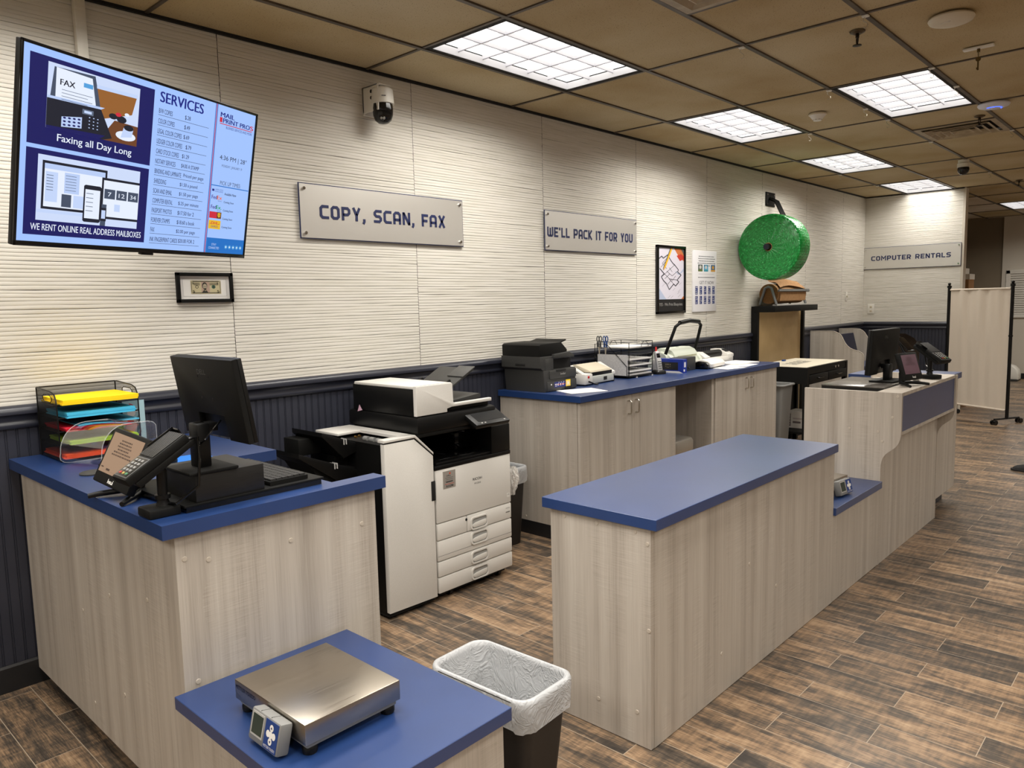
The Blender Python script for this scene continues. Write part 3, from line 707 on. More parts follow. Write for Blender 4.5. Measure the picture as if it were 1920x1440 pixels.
q([(.44, .04), (.585, .04), (.60, .06), (.60, .62), (.585, .64), (.44, .64), (.425, .62), (.425, .06)], DK, .0018); q([(.44, .10), (.587, .10), (.587, .57), (.44, .57)], WH, .0019)
for k in range(5): q([(.45, .50 - k * .07), (.52, .50 - k * .07), (.52, .51 - k * .07), (.45, .51 - k * .07)], MG, .0020)
q([(.60, .08), (.66, .08), (.66, .30), (.60, .30)], DK, .0020); q([(.60, .0), (.655, .0), (.66, .36), (.61, .36)], GY_, .0018); q([(.61, .12), (.65, .12), (.65, .26), (.61, .26)], LT, .0021)
tx('WE RENT ONLINE REAL ADDRESS MAILBOXES', .044, .062, .460, .098, WH, bold=.012)
# price list
tx('SERVICES', .502, .905, .708, .968, TI, bold=.035)
rows = [('B/W COPIES', '$.28'), ('COLOR COPIES', '$.49'), ('LEGAL COLOR COPIES', '$.69'), ('LEDGER COLOR COPIES', '$.79'), ('CARD STOCK COPIES', '$1.29'), ('NOTARY SERVICES', '$4.00 A STAMP'), ('BINDING AND LAMINATE', 'Priced per page'), ('SHREDDING', '$1.50 a pound'), ('SCAN AND EMAIL', '$1.50 per page'), ('COMPUTER RENTAL', '$.25 per minute'), ('PASSPORT PHOTOS', '$17.50 for 2'), ('FOREVER STAMPS', '$18.60 a book'), ('FAX', '$2.00 per page'), ('INK FINGERPRINT CARDS', '$20.00 FOR 2')]
for k, (a, b) in enumerate(rows):
    y = .838 - k * .0608
    tx(a, .501, y, .501 + .0062 * len(a), y + .029, TX, bold=.015)
    x = .622 if len(a) < 19 else .636
    tx(b, x, y, x + .0068 * len(b), y + .029, TX, bold=.015); rc(.500, y - .012, .744, y - .0095, GY_)
# right column
rc(.772, 0, .7755, 1, BL); rc(.7765, 0, .780, 1, RD); rc(.781, 0, .7845, 1, BL)
tx('MAIL', .800, .926, .876, .956, TI, bold=.035); rc(.798, .890, .812, .922, RD, .001); tx('PRINT PRO', .815, .890, .968, .920, TI, bold=.035); tx('S', .970, .890, .988, .920, RD, bold=.035)
rc(.800, .879, .985, .884, RD); tx('BUSINESS SERVICES AND MORE', .835, .855, .985, .872, TI)
tx('4:36 PM | 28\u00b0', .815, .636, .970, .677, DK); tx('MONDAY | JANUARY 19', .830, .592, .946, .614, GY_); tx('PICK UP TIMES:', .829, .474, .947, .502, GY_)
rc(.783, .462, .997, .468, BL, .001)
rc(.790, .425, .802, .440, TI, .001); tx('UNITED STATES', .806, .434, .850, .443, TI); tx('POSTAL SERVICE', .806, .421, .850, .430, TI)
tx('Fed', .790, .372, .819, .398, PU, bold=.03); tx('Ex', .820, .372, .846, .398, FO, bold=.03); tx('Express', .826, .357, .846, .367, GY_)
tx('Fed', .790, .305, .819, .331, PU, bold=.03); tx('Ex.', .820, .305, .848, .331, FG, bold=.03); tx('Ground', .826, .290, .846, .300, GY_)
rc(.786, .240, .827, .285, RD, .001); rc(.827, .240, .852, .285, BR, .001)
pg([(.832, .279), (.847, .279), (.847, .258), (.8395, .247), (.832, .258)], YL, .0012); tx('ups', .834, .258, .846, .270, BR, .0018)
rc(.786, .166, .852, .226, YL, .001); tx('DHL', .800, .198, .838, .217, RD, bold=.03); rc(.792, .200, .799, .204, RD, .0012); rc(.839, .200, .846, .204, RD, .0012); tx('EXPRESS', .800, .176, .838, .190, TI)
for k, s_ in enumerate(('Available Now', 'Coming Soon', 'Coming Soon', 'Coming Soon', 'Coming Soon')): y = .408 - k * .0585; tx(s_, .859, y, .859 + .0052 * len(s_), y + .018, DK, bold=.02)
rc(.7845, .0, 1.0, .104, BL, .001); tx('STAY', .812, .050, .838, .066, LT); tx('CONNECTED', .796, .026, .855, .042, LT)
for k in range(5): pg(circ(.894 + k * .0215, .046, .0085, 12, .0145), CY, .0013)
for k in range(5): pg(circ(.894 + k * .0215, .046, .0035, 8, .006), WH, .0016)
obj('screen_graphics', g, [S(c) for c in SC], t, smooth=0)
g = G(); g.box(-0.12, 0.12, 0.062, 0.075, -0.15, 0.15); obj('mount_plate', g, BLACK_M, t)
g = G(); Mi = basis(t).inverted()
g.tube([(1.26, 3.16, 2.14), (1.42, 3.40, 2.14), (1.25, 3.63, 2.14)], 0.018, 10); g.box(1.13, 1.37, 3.618, 3.638, 2.0, 2.28, 0.003)
obj('wall_arm', g, BLACK_M, t, world=True)
tag(obj('cable_raceway', G().box(1.206, 1.250, 3.604, 3.640, 2.02, CEIL - 0.004, 0.004), WALLW), 'white vertical cable raceway running from ceiling down behind the television', 'cable cover')

# ------------------------------------------------------------------ wall camera
t = thing('security_camera', 'white pan camera with black dome on the slatted wall above the copy sign', 'security camera', (2.755, 3.52, 2.74))
g = G(); g.box(-0.055, -0.045, -0.03, 0.115, -0.06, 0.085, 0.003); g.box(-0.055, 0.075, 0.10, 0.118, -0.07, 0.085, 0.004); g.box(-0.055, 0.03, -0.04, 0.115, 0.075, 0.085, 0.002)
for zz in (0.05, 0.015): g.cyl((-0.0565, 0.03, zz), (-0.054, 0.03, zz), 0.010, mi=1); g.cyl((0.0, 0.0985, zz), (0.0, 0.10, zz), 0.006, mi=1)
obj('bracket', g, [WHITE_PL, DARK], t)
obj('housing', G().lathe([(0.0, 0.072), (0.050, 0.070), (0.060, 0.060), (0.064, 0.0), (0.064, -0.018), (0.058, -0.020), (0.0, -0.02)], seg=36), WHITE_PL, t)
obj('dome', G().lathe([(0.056, -0.018), (0.058, -0.045), (0.056, -0.080), (0.046, -0.108), (0.026, -0.124), (0.0, -0.128)], seg=36), BLACK_GL, t)
g = G()
for a in (-0.2, 0.12):
    d = Vector((math.cos(-2.25 + a), math.sin(-2.25 + a), 0)); g.cyl((d.x * .042, d.y * .042, -0.100), (d.x * .050, d.y * .050, -0.106), 0.007, seg=12)
obj('lens', g, GREY_L, t)
Mt = plane((-0.0005, -0.0648, 0.02), (0.86, -0.5, 0), (0, 0, 1)); 
g = G().box(-0.012, 0.012, -0.0648, -0.0640, 0.012, 0.018, M=Matrix.Rotation(-0.55, 4, 'Z')); obj('maker_mark', g, GREY, t)

# ------------------------------------------------------------------ three metal signs
def sign(name_lb, Mx, wdt, hgt, body, tx0, tx1, ty0, ty1):
    t = thing('wall_sign', name_lb, 'sign', (0, 0, 0), 0, 'brushed metal signs with navy lettering'); t.matrix_basis = Mx     # x right, y up, z out of the wall
    g = G().box(0, wdt, 0, hgt, 0.012, 0.0155); g.box(0.05, wdt - 0.05, 0.05, hgt - 0.05, 0.0, 0.0125); obj('backing', g, NAVYINK, t)
    obj('plate', G().box(0.005, wdt - 0.005, 0.005, hgt - 0.005, 0.0155, 0.0185), STEEL_SIGN, t, smooth=0)
    gp = .17; full = sum(GL[c][0] + gp for c in body) - gp; kx = (tx1 - tx0) / full; x = 0.0
    for wd in body.split(' '):
        ww = sum(GL[c][0] + gp for c in wd) - gp
        obj('lettering', sign_text(G(), wd, Matrix.Translation((0, 0, 0.0185)), tx0 + x * kx, tx0 + (x + ww) * kx, ty0, ty1, 0.002), NAVYINK, t, smooth=0); x += ww + GL[' '][0] + 2 * gp
    for x in (0.03, wdt - 0.03):
        for y in (0.03, hgt - 0.03): obj('standoff_screw', G().cyl((x, y, 0.012), (x, y, 0.028), 0.0085, seg=16), CHROME, t)
sign('brushed metal sign reading copy, scan, fax', plane((2.248, YW, 1.958), (1, 0, 0), (0, 0, 1)), 1.208, 0.297, 'COPY, SCAN, FAX', 0.125, 1.05, 0.112, 0.187)
sign("brushed metal sign reading we'll pack it for you", plane((4.280, YW, 1.966), (1, 0, 0), (0, 0, 1)), 1.208, 0.293, "WE'LL PACK IT FOR YOU", 0.028, 1.14, 0.100, 0.172)
sign('brushed metal sign reading computer rentals', plane((XF, 3.652, 1.935), (0, -1, 0), (0, 0, 1)), 1.215, 0.30, 'COMPUTER RENTALS', 0.108, 1.095, 0.118, 0.180)

# ------------------------------------------------------------------ framed things on the wall
t = thing('framed_banknote', 'small black frame holding a five dollar bill under the television', 'picture frame', (1.565, YW, 1.622)); t.matrix_basis = plane((1.565, YW, 1.622), (1, 0, 0), (0, 0, 1))
W_, H_ = 0.283, 0.145; g = G(); f_ = 0.017
for q_ in ((0, W_, 0, f_), (0, W_, H_ - f_, H_), (0, f_, 0, H_), (W_ - f_, W_, 0, H_)): g.box(q_[0], q_[1], q_[2], q_[3], 0, 0.02, 0.002)
obj('frame', g, BLACK_M, t)
g = G().box(f_, W_ - f_, f_, H_ - f_, 0.002, 0.008); 
for q_ in ((0.032, W_ - 0.032, 0.030, 0.0312), (0.032, W_ - 0.032, H_ - 0.0312, H_ - 0.030), (0.032, 0.0332, 0.030, H_ - 0.030), (W_ - 0.0332, W_ - 0.032, 0.030, H_ - 0.030)): g.box(*q_, 0.008, 0.0086, mi=1)
obj('mount_board', g, [PAPER, GREY_L], t)
bx0, bx1, by0, by1 = 0.070, 0.222, 0.042, 0.107
g = G(); I = Matrix.Identity(4); rectp(g, I, bx0, by0, bx1, by1, 0, 0.0090)
bu = lambda a, b: (bx0 + (bx1 - bx0) * a, by0 + (by1 - by0) * b)
def br_(a, b, c, d, mi, z=0.0094): rectp(g, I, *bu(a, b), *bu(c, d), mi, z)
def bp_(pts, mi, z=0.0094): polyp(g, I, [bu(*p) for p in pts], mi, z)
br_(.34, .06, .62, .94, 1, .0092); br_(.06, .90, .94, .96, 2); br_(.05, .05, .95, .10, 2); br_(.02, .05, .035, .95, 2); br_(.965, .05, .98, .95, 2)
bp_(circ(.20, .52, .055, 14, .12), 2); bp_(circ(.20, .52, .038, 14, .085), 0, .0097); bp_(circ(.75, .52, .065, 14, .14), 3); bp_(circ(.75, .52, .03, 10, .07), 2, .0097)
bp_(circ(.455, .60, .085, 20, .27), 2); bp_(circ(.46, .55, .066, 20, .20), 4, .0097); bp_([(.36, .10), (.56, .10), (.52, .24), (.46, .30), (.40, .24)], 2, .0097); br_(.425, .52, .450, .56, 2, .0099); br_(.475, .52, .50, .56, 2, .0099); bp_(circ(.463, .36, .045, 12, .07), 2, .0099); bp_([(.44, .26), (.49, .26), (.475, .20)], 0, .0100)
for k in range(4): br_(.07 + .01 * k, .80 - .05 * k, .30, .82 - .05 * k, 2, .0095); br_(.62, .80 - .05 * k, .92, .82 - .05 * k, 2, .0095)
for a in (.05, .86): text(g, '5', Matrix.Translation((*bu(a, .10), .0098)), 0.011, 0.011, 'L', 2, bold=.02); text(g, '5', Matrix.Translation((*bu(a, .72), .0098)), 0.008, 0.009, 'L', 2)
obj('banknote', g, [mat('bill_cream', (200, 190, 152), 0.8), mat('bill_mauve', (186, 160, 142), 0.8), mat('bill_ink', (58, 56, 48), 0.8), mat('bill_green', (56, 104, 84), 0.8), mat('bill_face', (176, 166, 142), 0.8)], t, smooth=0)

t = thing('blueprint_poster', 'black framed poster of a floor plan with a yellow pencil', 'poster', (0, 0, 0)); t.matrix_basis = plane((5.806, YW, 1.456), (1, 0, 0), (0, 0, 1))
W_, H_ = 0.495, 0.612; g = G()
for q_ in ((0, W_, 0, .022), (0, W_, H_ - .022, H_), (0, .03, 0, H_), (W_ - .022, W_, 0, H_)): g.box(q_[0], q_[1], q_[2], q_[3], 0, 0.022, 0.003)
obj('frame', g, BLACK_GL, t)
obj('poster_ground', G().box(.03, W_ - .022, .022, H_ - .022, 0.004, 0.010), mat('poster_black', (32, 32, 34), 0.4), t)
px0, px1, py0, py1 = .045, .470, .130, .588
pw, ph = px1 - px0, py1 - py0; Mp = plane((px0, py0, .0105), (1, 0, 0), (0, 1, 0)); g = G()
def pr(pts, mi, z): polyp(g, Mp, [(a * pw, b * ph) for a, b in pts], mi, z)
def seg(a, b, wd, mi, z=.0010):
    d = Vector((b[0] - a[0], b[1] - a[1])); n_ = Vector((-d.y, d.x)).normalized() * wd / 2; pr([(a[0] + n_.x, a[1] + n_.y), (b[0] + n_.x, b[1] + n_.y), (b[0] - n_.x, b[1] - n_.y), (a[0] - n_.x, a[1] - n_.y)][::-1], mi, z)
pr([(0, 0), (1, 0), (1, 1), (0, 1)], 0, 0)
pr([(.60, 1), (1, 1), (1, .76), (.80, .84)], 2, .0003); pr([(.70, .86), (.88, .90), (1, .86), (1, .80), (.84, .76)], 3, .0006); pr([(.88, 1), (1, 1), (1, .88)], 5, .0008); pr([(.9, 0), (1, 0), (1, .06)], 2, .0004); pr([(0, 0), (.28, 0), (0, .22)], 4, .0003); pr([(.62, .55), (.84, .52), (1, .62), (1, .56), (.80, .48)], 4, .0003)
out = [(.00, .79), (.10, .84), (.16, .80), (.34, .87), (.44, .78), (.56, .70), (.62, .68), (.78, .58), (.74, .54), (.89, .48), (.72, .38), (.80, .34), (.66, .26), (.58, .30), (.40, .19), (.30, .30), (.18, .36), (.08, .44), (.20, .50), (.02, .60)]
for a, b in zip(out, out[1:]): seg(a, b, .022, 1)
for a, b in (((.10, .44), (.62, .68)), ((.20, .50), (.42, .40)), ((.42, .40), (.72, .38)), ((.30, .60), (.12, .70)), ((.12, .70), (.30, .80)), ((.40, .40), (.58, .30)), ((.30, .55), (.52, .46)), ((.52, .46), (.74, .56)), ((.22, .40), (.42, .50)), ((.50, .35), (.66, .46)), ((.34, .30), (.52, .40)), ((.06, .62), (.26, .74)), ((.40, .62), (.52, .54))): seg(a, b, .010, 1, .0008)
for k in range(10): a = random.random() * .9; b = random.random() * .3; seg((a, b), (a + .10, b + .05), .004, 1, .0007)
seg((.16, .58), (.18, .62), .03, 1, .0019); seg((.18, .60), (.46, .99), .055, 5, .0018); seg((.20, .60), (.50, 1.0), .050, 6, .0020); seg((.17, .58), (.215, .615), .03, 7, .0021)
obj('picture', g, [mat('plan_paper', (212, 208, 220), 0.6), mat('plan_line', (70, 70, 80), 0.6), mat('plan_orange', (196, 110, 56), 0.6), mat('plan_red', (188, 52, 36), 0.6), mat('plan_blue', (176, 186, 210), 0.6), mat('plan_shade', (84, 84, 80), 0.6), mat('pencil_yellow', (240, 178, 40), 0.5), mat('pencil_wood', (216, 180, 130), 0.6)], t, smooth=0)
obj('caption', text(G(), 'YES - We Print Blueprints', Matrix.Translation((.045, .062, .0105)), .405, .036, 'L', bold=.015), PAPER, t, smooth=0)
t = thing('notice_board', 'white printed board with small photos reading get it now', 'poster', (0, 0, 0)); t.matrix_basis = plane((6.445, YW, 1.460), (1, 0, 0), (0, 0, 1))
W_, H_ = 0.455, 0.583; g = G().box(0, W_, 0, H_, 0.0, 0.016, 0.002); obj('board', g, mat('white_foam_board', (232, 231, 234), 0.4), t)
g = G(); I = Matrix.Translation((0, 0, .0165))
for k, (a, b) in enumerate(((.10, .40), (.09, .42), (.10, .41), (.08, .43), (.20, .32))):
    x = a
    while x < b: l_ = random.uniform(.010, .030); rectp(g, I, x, .525 - k * .022, min(b, x + l_), .532 - k * .022, 0); x += l_ + .005
rectp(g, I, .10, .360, .40, .3615, 0)
x = .09
while x < .42: l_ = random.uniform(.010, .026); rectp(g, I, x, .325, x + l_, .332, 0); x += l_ + .004
for (a, c1, c2) in ((.09, 1, 2), (.20, 3, 4), (.34, 5, 6)):
    rectp(g, I, a, .385, a + .085, .450, c1); rectp(g, I, a, .385, a + .085, .402, c2, .0003); polyp(g, I, [(p[0], p[1]) for p in circ(a + .042, .425, .022, 12, .017)], 7 if c1 != 5 else 6, .0004)
text(g, 'GET IT NOW', Matrix.Translation((.115, .262, .0168)), .285, .032, 'L', 0)
for k in range(5):
    for r in range(2):
        a = .035 + k * .083; b = .165 - r * .092; rectp(g, I, a, b, a + .050, b + .078, 8)
        for h_ in range(4): rectp(g, I, a + .006, b + .010 + h_ * .018, a + .044 - .012 * ((h_ + k + r) % 3), b + .015 + h_ * .018, 9, .0003)
obj('print', g, [mat('print_grey', (96, 96, 104), 0.6), mat('photo_grey', (92, 100, 96), .6), mat('photo_grass', (96, 112, 52), .6), mat('photo_sky', (96, 168, 206), .6), mat('photo_sea', (60, 150, 170), .6), mat('photo_teal', (56, 100, 140), .6), mat('photo_ochre', (206, 150, 56), .6), mat('photo_light', (206, 204, 200), .6), mat('print_navy', (52, 66, 122), .6), PAPER], t, smooth=0)
t = thing('wall_thermostat', 'small white switch plate on the slatted wall near the far corner', 'wall switch', (10.56, YW, 1.57))
obj('plate', G().box(-.035, .035, -.008, 0, -.06, .06, .003), WHITE_PL, t); obj('toggle', G().box(-.008, .008, -.022, -.006, -.012, .012, .003), CREAM_PL, t)
t = thing('wall_outlet', 'white double outlet plate on the far wall below the rentals sign', 'wall outlet', (XF, 3.535, 1.385))
obj('plate', G().box(-.008, 0, -.045, .045, -.068, .068, .003), WHITE_PL, t)
for z_ in (-.028, .028): g = G().box(-.010, -.006, -.016, .016, z_ - .016, z_ + .016, .003); g.box(-.0108, -.0098, -.007, -.005, z_ - .006, z_ + .006, mi=1); g.box(-.0108, -.0098, .005, .007, z_ - .006, z_ + .006, mi=1); obj('socket', g, [CREAM_PL, DARK], t)

# ------------------------------------------------------------------ service counter nearest the camera
def caps(t, pts, ax):
    """round laminate screw covers; ax: face normal"""
    for p in pts:
        d = Vector({'x': (-1, 0, 0), 'y': (0, -1, 0)}[ax]); p = Vector(p)
        g = G().cyl(p + d * -0.001, p + d * 0.0018, 0.0085, 0.007, 16); obj('screw_cap', g, CAP, t, world=True, smooth=30)
t = thing('counter_base', 'tall grey wood counter base at the left carrying the customer display', 'counter', (1.2, 2.8, 0))
obj('side_panel', G().box(0.860, 0.880, 2.126, 3.628, 0.07, 0.948), LAM, t, world=True, smooth=0)
obj('front_panel', G().box(0.8802, 1.560, 2.126, 2.146, 0.0, 0.948), LAM, t, world=True, smooth=0)
obj('end_panel', G().box(1.535, 1.555, 2.146, 2.172, 0.0, 0.948), LAM, t, world=True, smooth=0)
g = G().box(0.96, 1.50, 2.96, 3.628, 0.10, 0.948); obj('return_cabinet', g, LAM, t, world=True, smooth=0)
obj('toe_kick', G().box(0.93, 0.95, 2.2, 3.6, 0.0, 0.12), DARK, t, world=True, smooth=0)
caps(t, [(0.860, y, z) for y, z in ((2.69, .63), (2.36, .70), (2.98, .50), (2.62, .30), (2.93, .16))], 'x')
caps(t, [(x, 2.126, z) for x, z in ((.885, .875), (.955, .855), (1.225, .845), (1.50, .835), (.90, .50), (.885, .42))], 'y')
LW = [(0.82, 2.106), (1.595, 2.106), (1.595, 2.176), (1.42, 2.176), (1.42, 2.80), (1.44, 2.875), (1.612, 2.875), (1.612, 3.625), (0.82, 3.625)]
w1 = obj('worktop', G().prism(LW, 'z', 0.948, 0.990), BLUE, smooth=0); tag(w1, 'blue C-shaped worktop of the left counter under monitor and coloured paper', 'worktop')

# cash drawer, riser, monitor, keyboard, mouse
t = thing('cash_drawer', 'flat black cash drawer on the left worktop under the monitor riser', 'cash drawer', (1.15, 2.4, 0.99))
obj('body', G().box(0.925, 1.385, 2.184, 2.62, 0.990, 1.006), BLACK_GL, t, world=True); obj('top_plate', G().box(0.918, 1.392, 2.178, 2.625, 1.006, 1.014, 0.0015), BLACK_M, t, world=True)
tag(obj('monitor_riser', G().box(0.957, 1.178, 2.150 + .035, 2.43, 1.014, 1.097, 0.0015), noisy('black_wood_grain', (16, 16, 15), (25, 24, 23), 30.0, 0.45, stretch=(1, 1, 14))), 'black wooden box raising the left monitor above the cash drawer', 'monitor riser')
def monitor(lb, loc, rotz, W_, H_, tilt, zc, neck_back, base, grp='computer monitors seen from behind'):
    """local: screen faces +y, back faces -y; loc = centre of the base on its support"""
    t = thing('computer_monitor', lb, 'monitor', loc, rotz, grp)
    bw, bd = base
    obj('base_plate', G().box(-bw / 2, bw / 2, -bd / 2, bd / 2, 0, 0.011, 0.004), BLACK_M, t)
    nt_ = zc - H_ / 2 + H_ * .22; g = G().box(-0.03, 0.03, -0.022, 0.020, 0.008, nt_, 0.006); g.box(-0.024, 0.024, 0.0, neck_back + .014, nt_ - .03, nt_ - .002, 0.004)
    g.box(-0.012, 0.012, -0.014, 0.012, nt_ - .001, nt_ + .001, 0.0, mi=1); obj('neck', g, [BLACK, BLACK_GL], t)
    M = Matrix.Translation((0, neck_back, zc)) @ Matrix.Rotation(tilt, 4, 'X')
    h2 = H_ / 2; n0, n1 = -W_ * 0.20, W_ * 0.20; nh = H_ * 0.30
    prof = [(-W_ / 2, -h2), (n0 - .01, -h2), (n0, -h2 + nh), (n1, -h2 + nh), (n1 + .01, -h2), (W_ / 2, -h2), (W_ / 2, h2), (-W_ / 2, h2)]
    g = G().prism(prof, 'y', -0.004, 0.016, M=M, bev=0.004); obj('back_cover', g, BLACK_M, t)
    g = G().box(-W_ / 2 - .001, W_ / 2 + .001, 0.014, 0.028, -h2 - .001, h2 + .001, 0.003, M=M); obj('bezel', g, BLACK, t)
    g = G().box(-W_ / 2 + .008, W_ / 2 - .008, 0.0275, 0.0285, -h2 + .02, h2 - .008, M=M); obj('screen', g, GLASS_D, t)
    g = G()
    for x in (-.035, .035):
        for z in (-.0, .07): g.cyl(M @ Vector((x, -0.0035, z)), M @ Vector((x, -0.0048, z)), 0.004, seg=10)
    obj('mount_screw', g, DARK, t)
    g = G(); Mt = M @ plane((-.03, -0.0045, H_ * .30), (1, 0, 0), (0, 0, 1)); text(g, 'DELL', Mt, .055, .016); obj('maker_mark', g, CHAR_L, t, smooth=0)
    g = G(); g.tube([(.0, .0, nt_ - .05), (.035, -.015, nt_ - .06), (.06, -.012, nt_ - .045), (.066, .02, nt_ - .01), (.05, neck_back + .01, nt_ + .005)], 0.0028, 6); obj('cable', g, BLACK_GL, t)
    return t
monitor('black monitor seen from behind on the riser at the left counter', (1.015, 2.262, 1.097), R_(-90), 0.415, 0.255, R_(9), 0.217, 0.035, (0.17, 0.155))
t = thing('keyboard', 'black computer keyboard on the cash drawer beside the monitor riser', 'keyboard', (1.285, 2.30, 1.0145))
obj('case', G().prism([(2.20, 1.0145), (2.20, 1.028), (2.60, 1.030), (2.60, 1.0145)], 'x', 1.205, 1.345, bev=0.002), BLACK_M, t, world=True)
KEY = mat('key_charcoal', (40, 40, 40), 0.5)
for r in range(6):
    n_ = 15; 
    for k in range(n_):
        if r == 0 and 3 < k < 9: continue
        y = 2.208 + k * 0.0258; x = 1.212 + r * 0.0215
        g = G().prism([(x, y), (x + .0185, y), (x + .0185, y + .0225), (x, y + .0225)], 'z', 1.028, 1.034); obj('key', g, KEY, t, world=True, smooth=0)
g = G().prism([(1.212, 2.311), (1.2305, 2.311), (1.2305, 2.440), (1.212, 2.440)], 'z', 1.028, 1.034); obj('space_bar', g, KEY, t, world=True, smooth=0)
tag(obj('mouse_pad', G().box(1.16, 1.37, 2.86, 3.06, 0.990, 0.993), mat('bright_blue_cloth', (28, 116, 214), 0.7)), 'bright blue mouse pad on the left worktop behind the monitor', 'mouse pad')
t = thing('computer_mouse', 'black mouse on the bright blue mouse pad', 'mouse', (1.20, 2.97, 0.993)); obj('body', G().loft([[(a * .030, b * .05, z) for a, b in circ(0, 0, s_, 16)] for s_, z in ((1.0, 0.0), (1.05, .012), (.9, .026), (.55, .034), (.1, .036))]), BLACK, t)
obj('wheel', G().cyl((-.004, -.025, .030), (.004, -.025, .030), .009, seg=12), CHAR_L, t)

# customer display and card terminal (used twice)
def display(lb, loc, rotz, scr, w_, h_, tilt, zc, grp, rl=0.0):
    """local: screen faces -y"""
    t = thing('customer_display', lb, 'display', loc, rotz, grp)
    M = Matrix.Translation((0, 0, zc)) @ Matrix.Rotation(tilt, 4, 'X') @ Matrix.Rotation(rl, 4, 'Y')
    obj('case', G().box(-w_ / 2, w_ / 2, 0.0, 0.03, -h_ / 2, h_ / 2, 0.006, M=M), BLACK_M, t)
    obj('screen', G().box(-w_ / 2 + .014, w_ / 2 - .018, -0.0008, 0.001, -h_ / 2 + .036, h_ / 2 - .014, M=M), scr, t, smooth=0)
    g = G(); Mp = M @ plane((-w_ / 2 + .014, -0.0014, -h_ / 2 + .036), (1, 0, 0), (0, 0, 1)); sw, sh = w_ - .032, h_ - .05
    for k, l_ in enumerate((.34, .42, .46, .38, .56, .62)):
        x = .5 - l_ / 2
        while x < .5 + l_ / 2 - .02: d = random.uniform(.02, .055); rectp(g, Mp, x * sw, (.84 - k * .075) * sh, (x + d) * sw, (.875 - k * .075) * sh); x += d + .012
    rectp(g, Mp, .04 * sw, .11 * sh, .12 * sw, .14 * sh); rectp(g, Mp, .22 * sw, .07 * sh, .34 * sw, .12 * sh); rectp(g, Mp, .14 * sw, .06 * sh, .98 * sw, .062 * sh)
    obj('screen_text', g, emis((92, 70, 56), .4) if grp is None else mat('dim_text', (80, 50, 60), .6), t, smooth=0)
    g = G(); Mp = M @ plane((-.016, -0.0012, -h_ / 2 + .010), (1, 0, 0), (0, 0, 1))
    rectp(g, Mp, 0, 0, .0028, .014); rectp(g, Mp, .0028, .004, .008, .0066); rectp(g, Mp, .007, 0, .0094, .009); rectp(g, Mp, .012, 0, .0165, .009); rectp(g, Mp, .019, 0, .0215, .009); rectp(g, Mp, .0215, .0, .026, .003); rectp(g, Mp, .026, 0, .0285, .009); rectp(g, Mp, .030, 0, .0325, .009); rectp(g, Mp, .030, .011, .0325, .0135)
    obj('maker_mark', g, PAPER, t, smooth=0)
    g = G().tube([(0, .030, zc - .01), (0, .062, zc - .05), (0, .060, .03), (0, .05, .012)], .014, 10); obj('stem', g, BLACK, t)
    for s_ in (1, -1):
        g = G().tube([(s_ * .012, .055, .014), (s_ * .05, .02, .016), (s_ * .085, -.035, .012), (s_ * .10, -.06, .008)], [.011, .010, .009, .008], 10); obj('foot', g, BLACK, t)
    obj('rear_foot', G().tube([(0, .04, .014), (0, .066, .011)], [.012, .010], 10), BLACK, t)
    return t
display('black tilted customer display with a lit tan receipt screen', (0.874, 2.53, 0.99), R_(-81), emis((186, 152, 122), 0.42), 0.222, 0.182, R_(-26), 0.125, None, R_(6.8))
def terminal(lb, loc, rotz, grp):
    """local: keypad end towards -y, the card end high at +y"""
    t = thing('card_terminal', lb, 'card reader', loc, rotz, grp)
    obj('base', G().box(-.044, .044, -.046, .046, 0, .028, .006), BLACK_M, t)
    g = G().tube([(0, .012, .028), (0, .012, .05), (0, .014, .13), (0, .0, .150)], [.020, .014, .015, .018], 14); g.tube([(0, .012, .048), (0, .012, .060)], .022, 14); obj('pole', g, BLACK, t)
    M = Matrix.Translation((0, -0.006, .170)) @ Matrix.Rotation(R_(31), 4, 'X') @ Matrix.Diagonal((1.16, 1, 1, 1))
    obj('cradle', G().prism([(-.085, -.030), (.11, -.026), (.115, -.008), (-.09, -.010)], 'x', -.044, .044, M=M, bev=.003), BLACK_M, t)
    obj('body', G().box(-.043, .043, -.108, .100, -.010, .018, .006, M=M), BLACK_M, t)
    g = G().box(-.032, .032, -.096, -.022, .0175, .0195, .001, M=M); kp = obj('keypad', g, BLACK_GL, t)
    g = G().box(-.037, .037, -.100, -.018, .0172, .0184, .0008, M=M); obj('keypad_frame', g, CHAR_L, t)
    for r in range(5):
        for c in range(3):
            g = G().box(-.024 + c * .018, -.012 + c * .018, -.091 + r * .0135, -.083 + r * .0135, .0195, .0212, .0006, M=M)
            obj('key', g, [mat('key_red', (150, 52, 50), .5), mat('key_yellow', (150, 132, 70), .5), mat('key_green', (64, 112, 80), .5)][c] if r == 0 else GREY, kp)
    g = G()
    for k in range(8): g.box(-.039 + k * .0099, -.0312 + k * .0099, -.012, .094, .0175, .0205, .0012, M=M)
    obj('ribbed_cover', g, mat('terminal_charcoal', (44, 44, 43), .5), t)
    g = G().box(-.043, -.040, .02, .108, -.004, .026, .001, M=M); g.box(-.040, -.006, .103, .108, -.002, .022, .001, M=M); obj('card_slot', g, BLACK_GL, t)
    g = G().tube([M @ Vector((.03, .095, .0)), M @ Vector((.05, .12, -.01)), (.065, .10, .16), (.07, .09, .08), (.05, .03, .035), (.0, .02, .03)], .0042, 8); obj('cable', g, BLACK_GL, t)
    return t
terminal('black card terminal on a pole in front of the lit tan display', (0.868, 2.235, 0.99), R_(-90), None)
t = thing('round_stand', 'flat round black stand base on the worktop behind the tan display', 'stand', (0.945, 3.02, 0.99)); obj('base', G().lathe([(0, 0), (.045, 0), (.046, .005), (.040, .008), (0, .010)], seg=36), CHAR, t); obj('stem', G().cyl((.02, -.02, .008), (.02, -.02, .035), .006), BLACK, t)

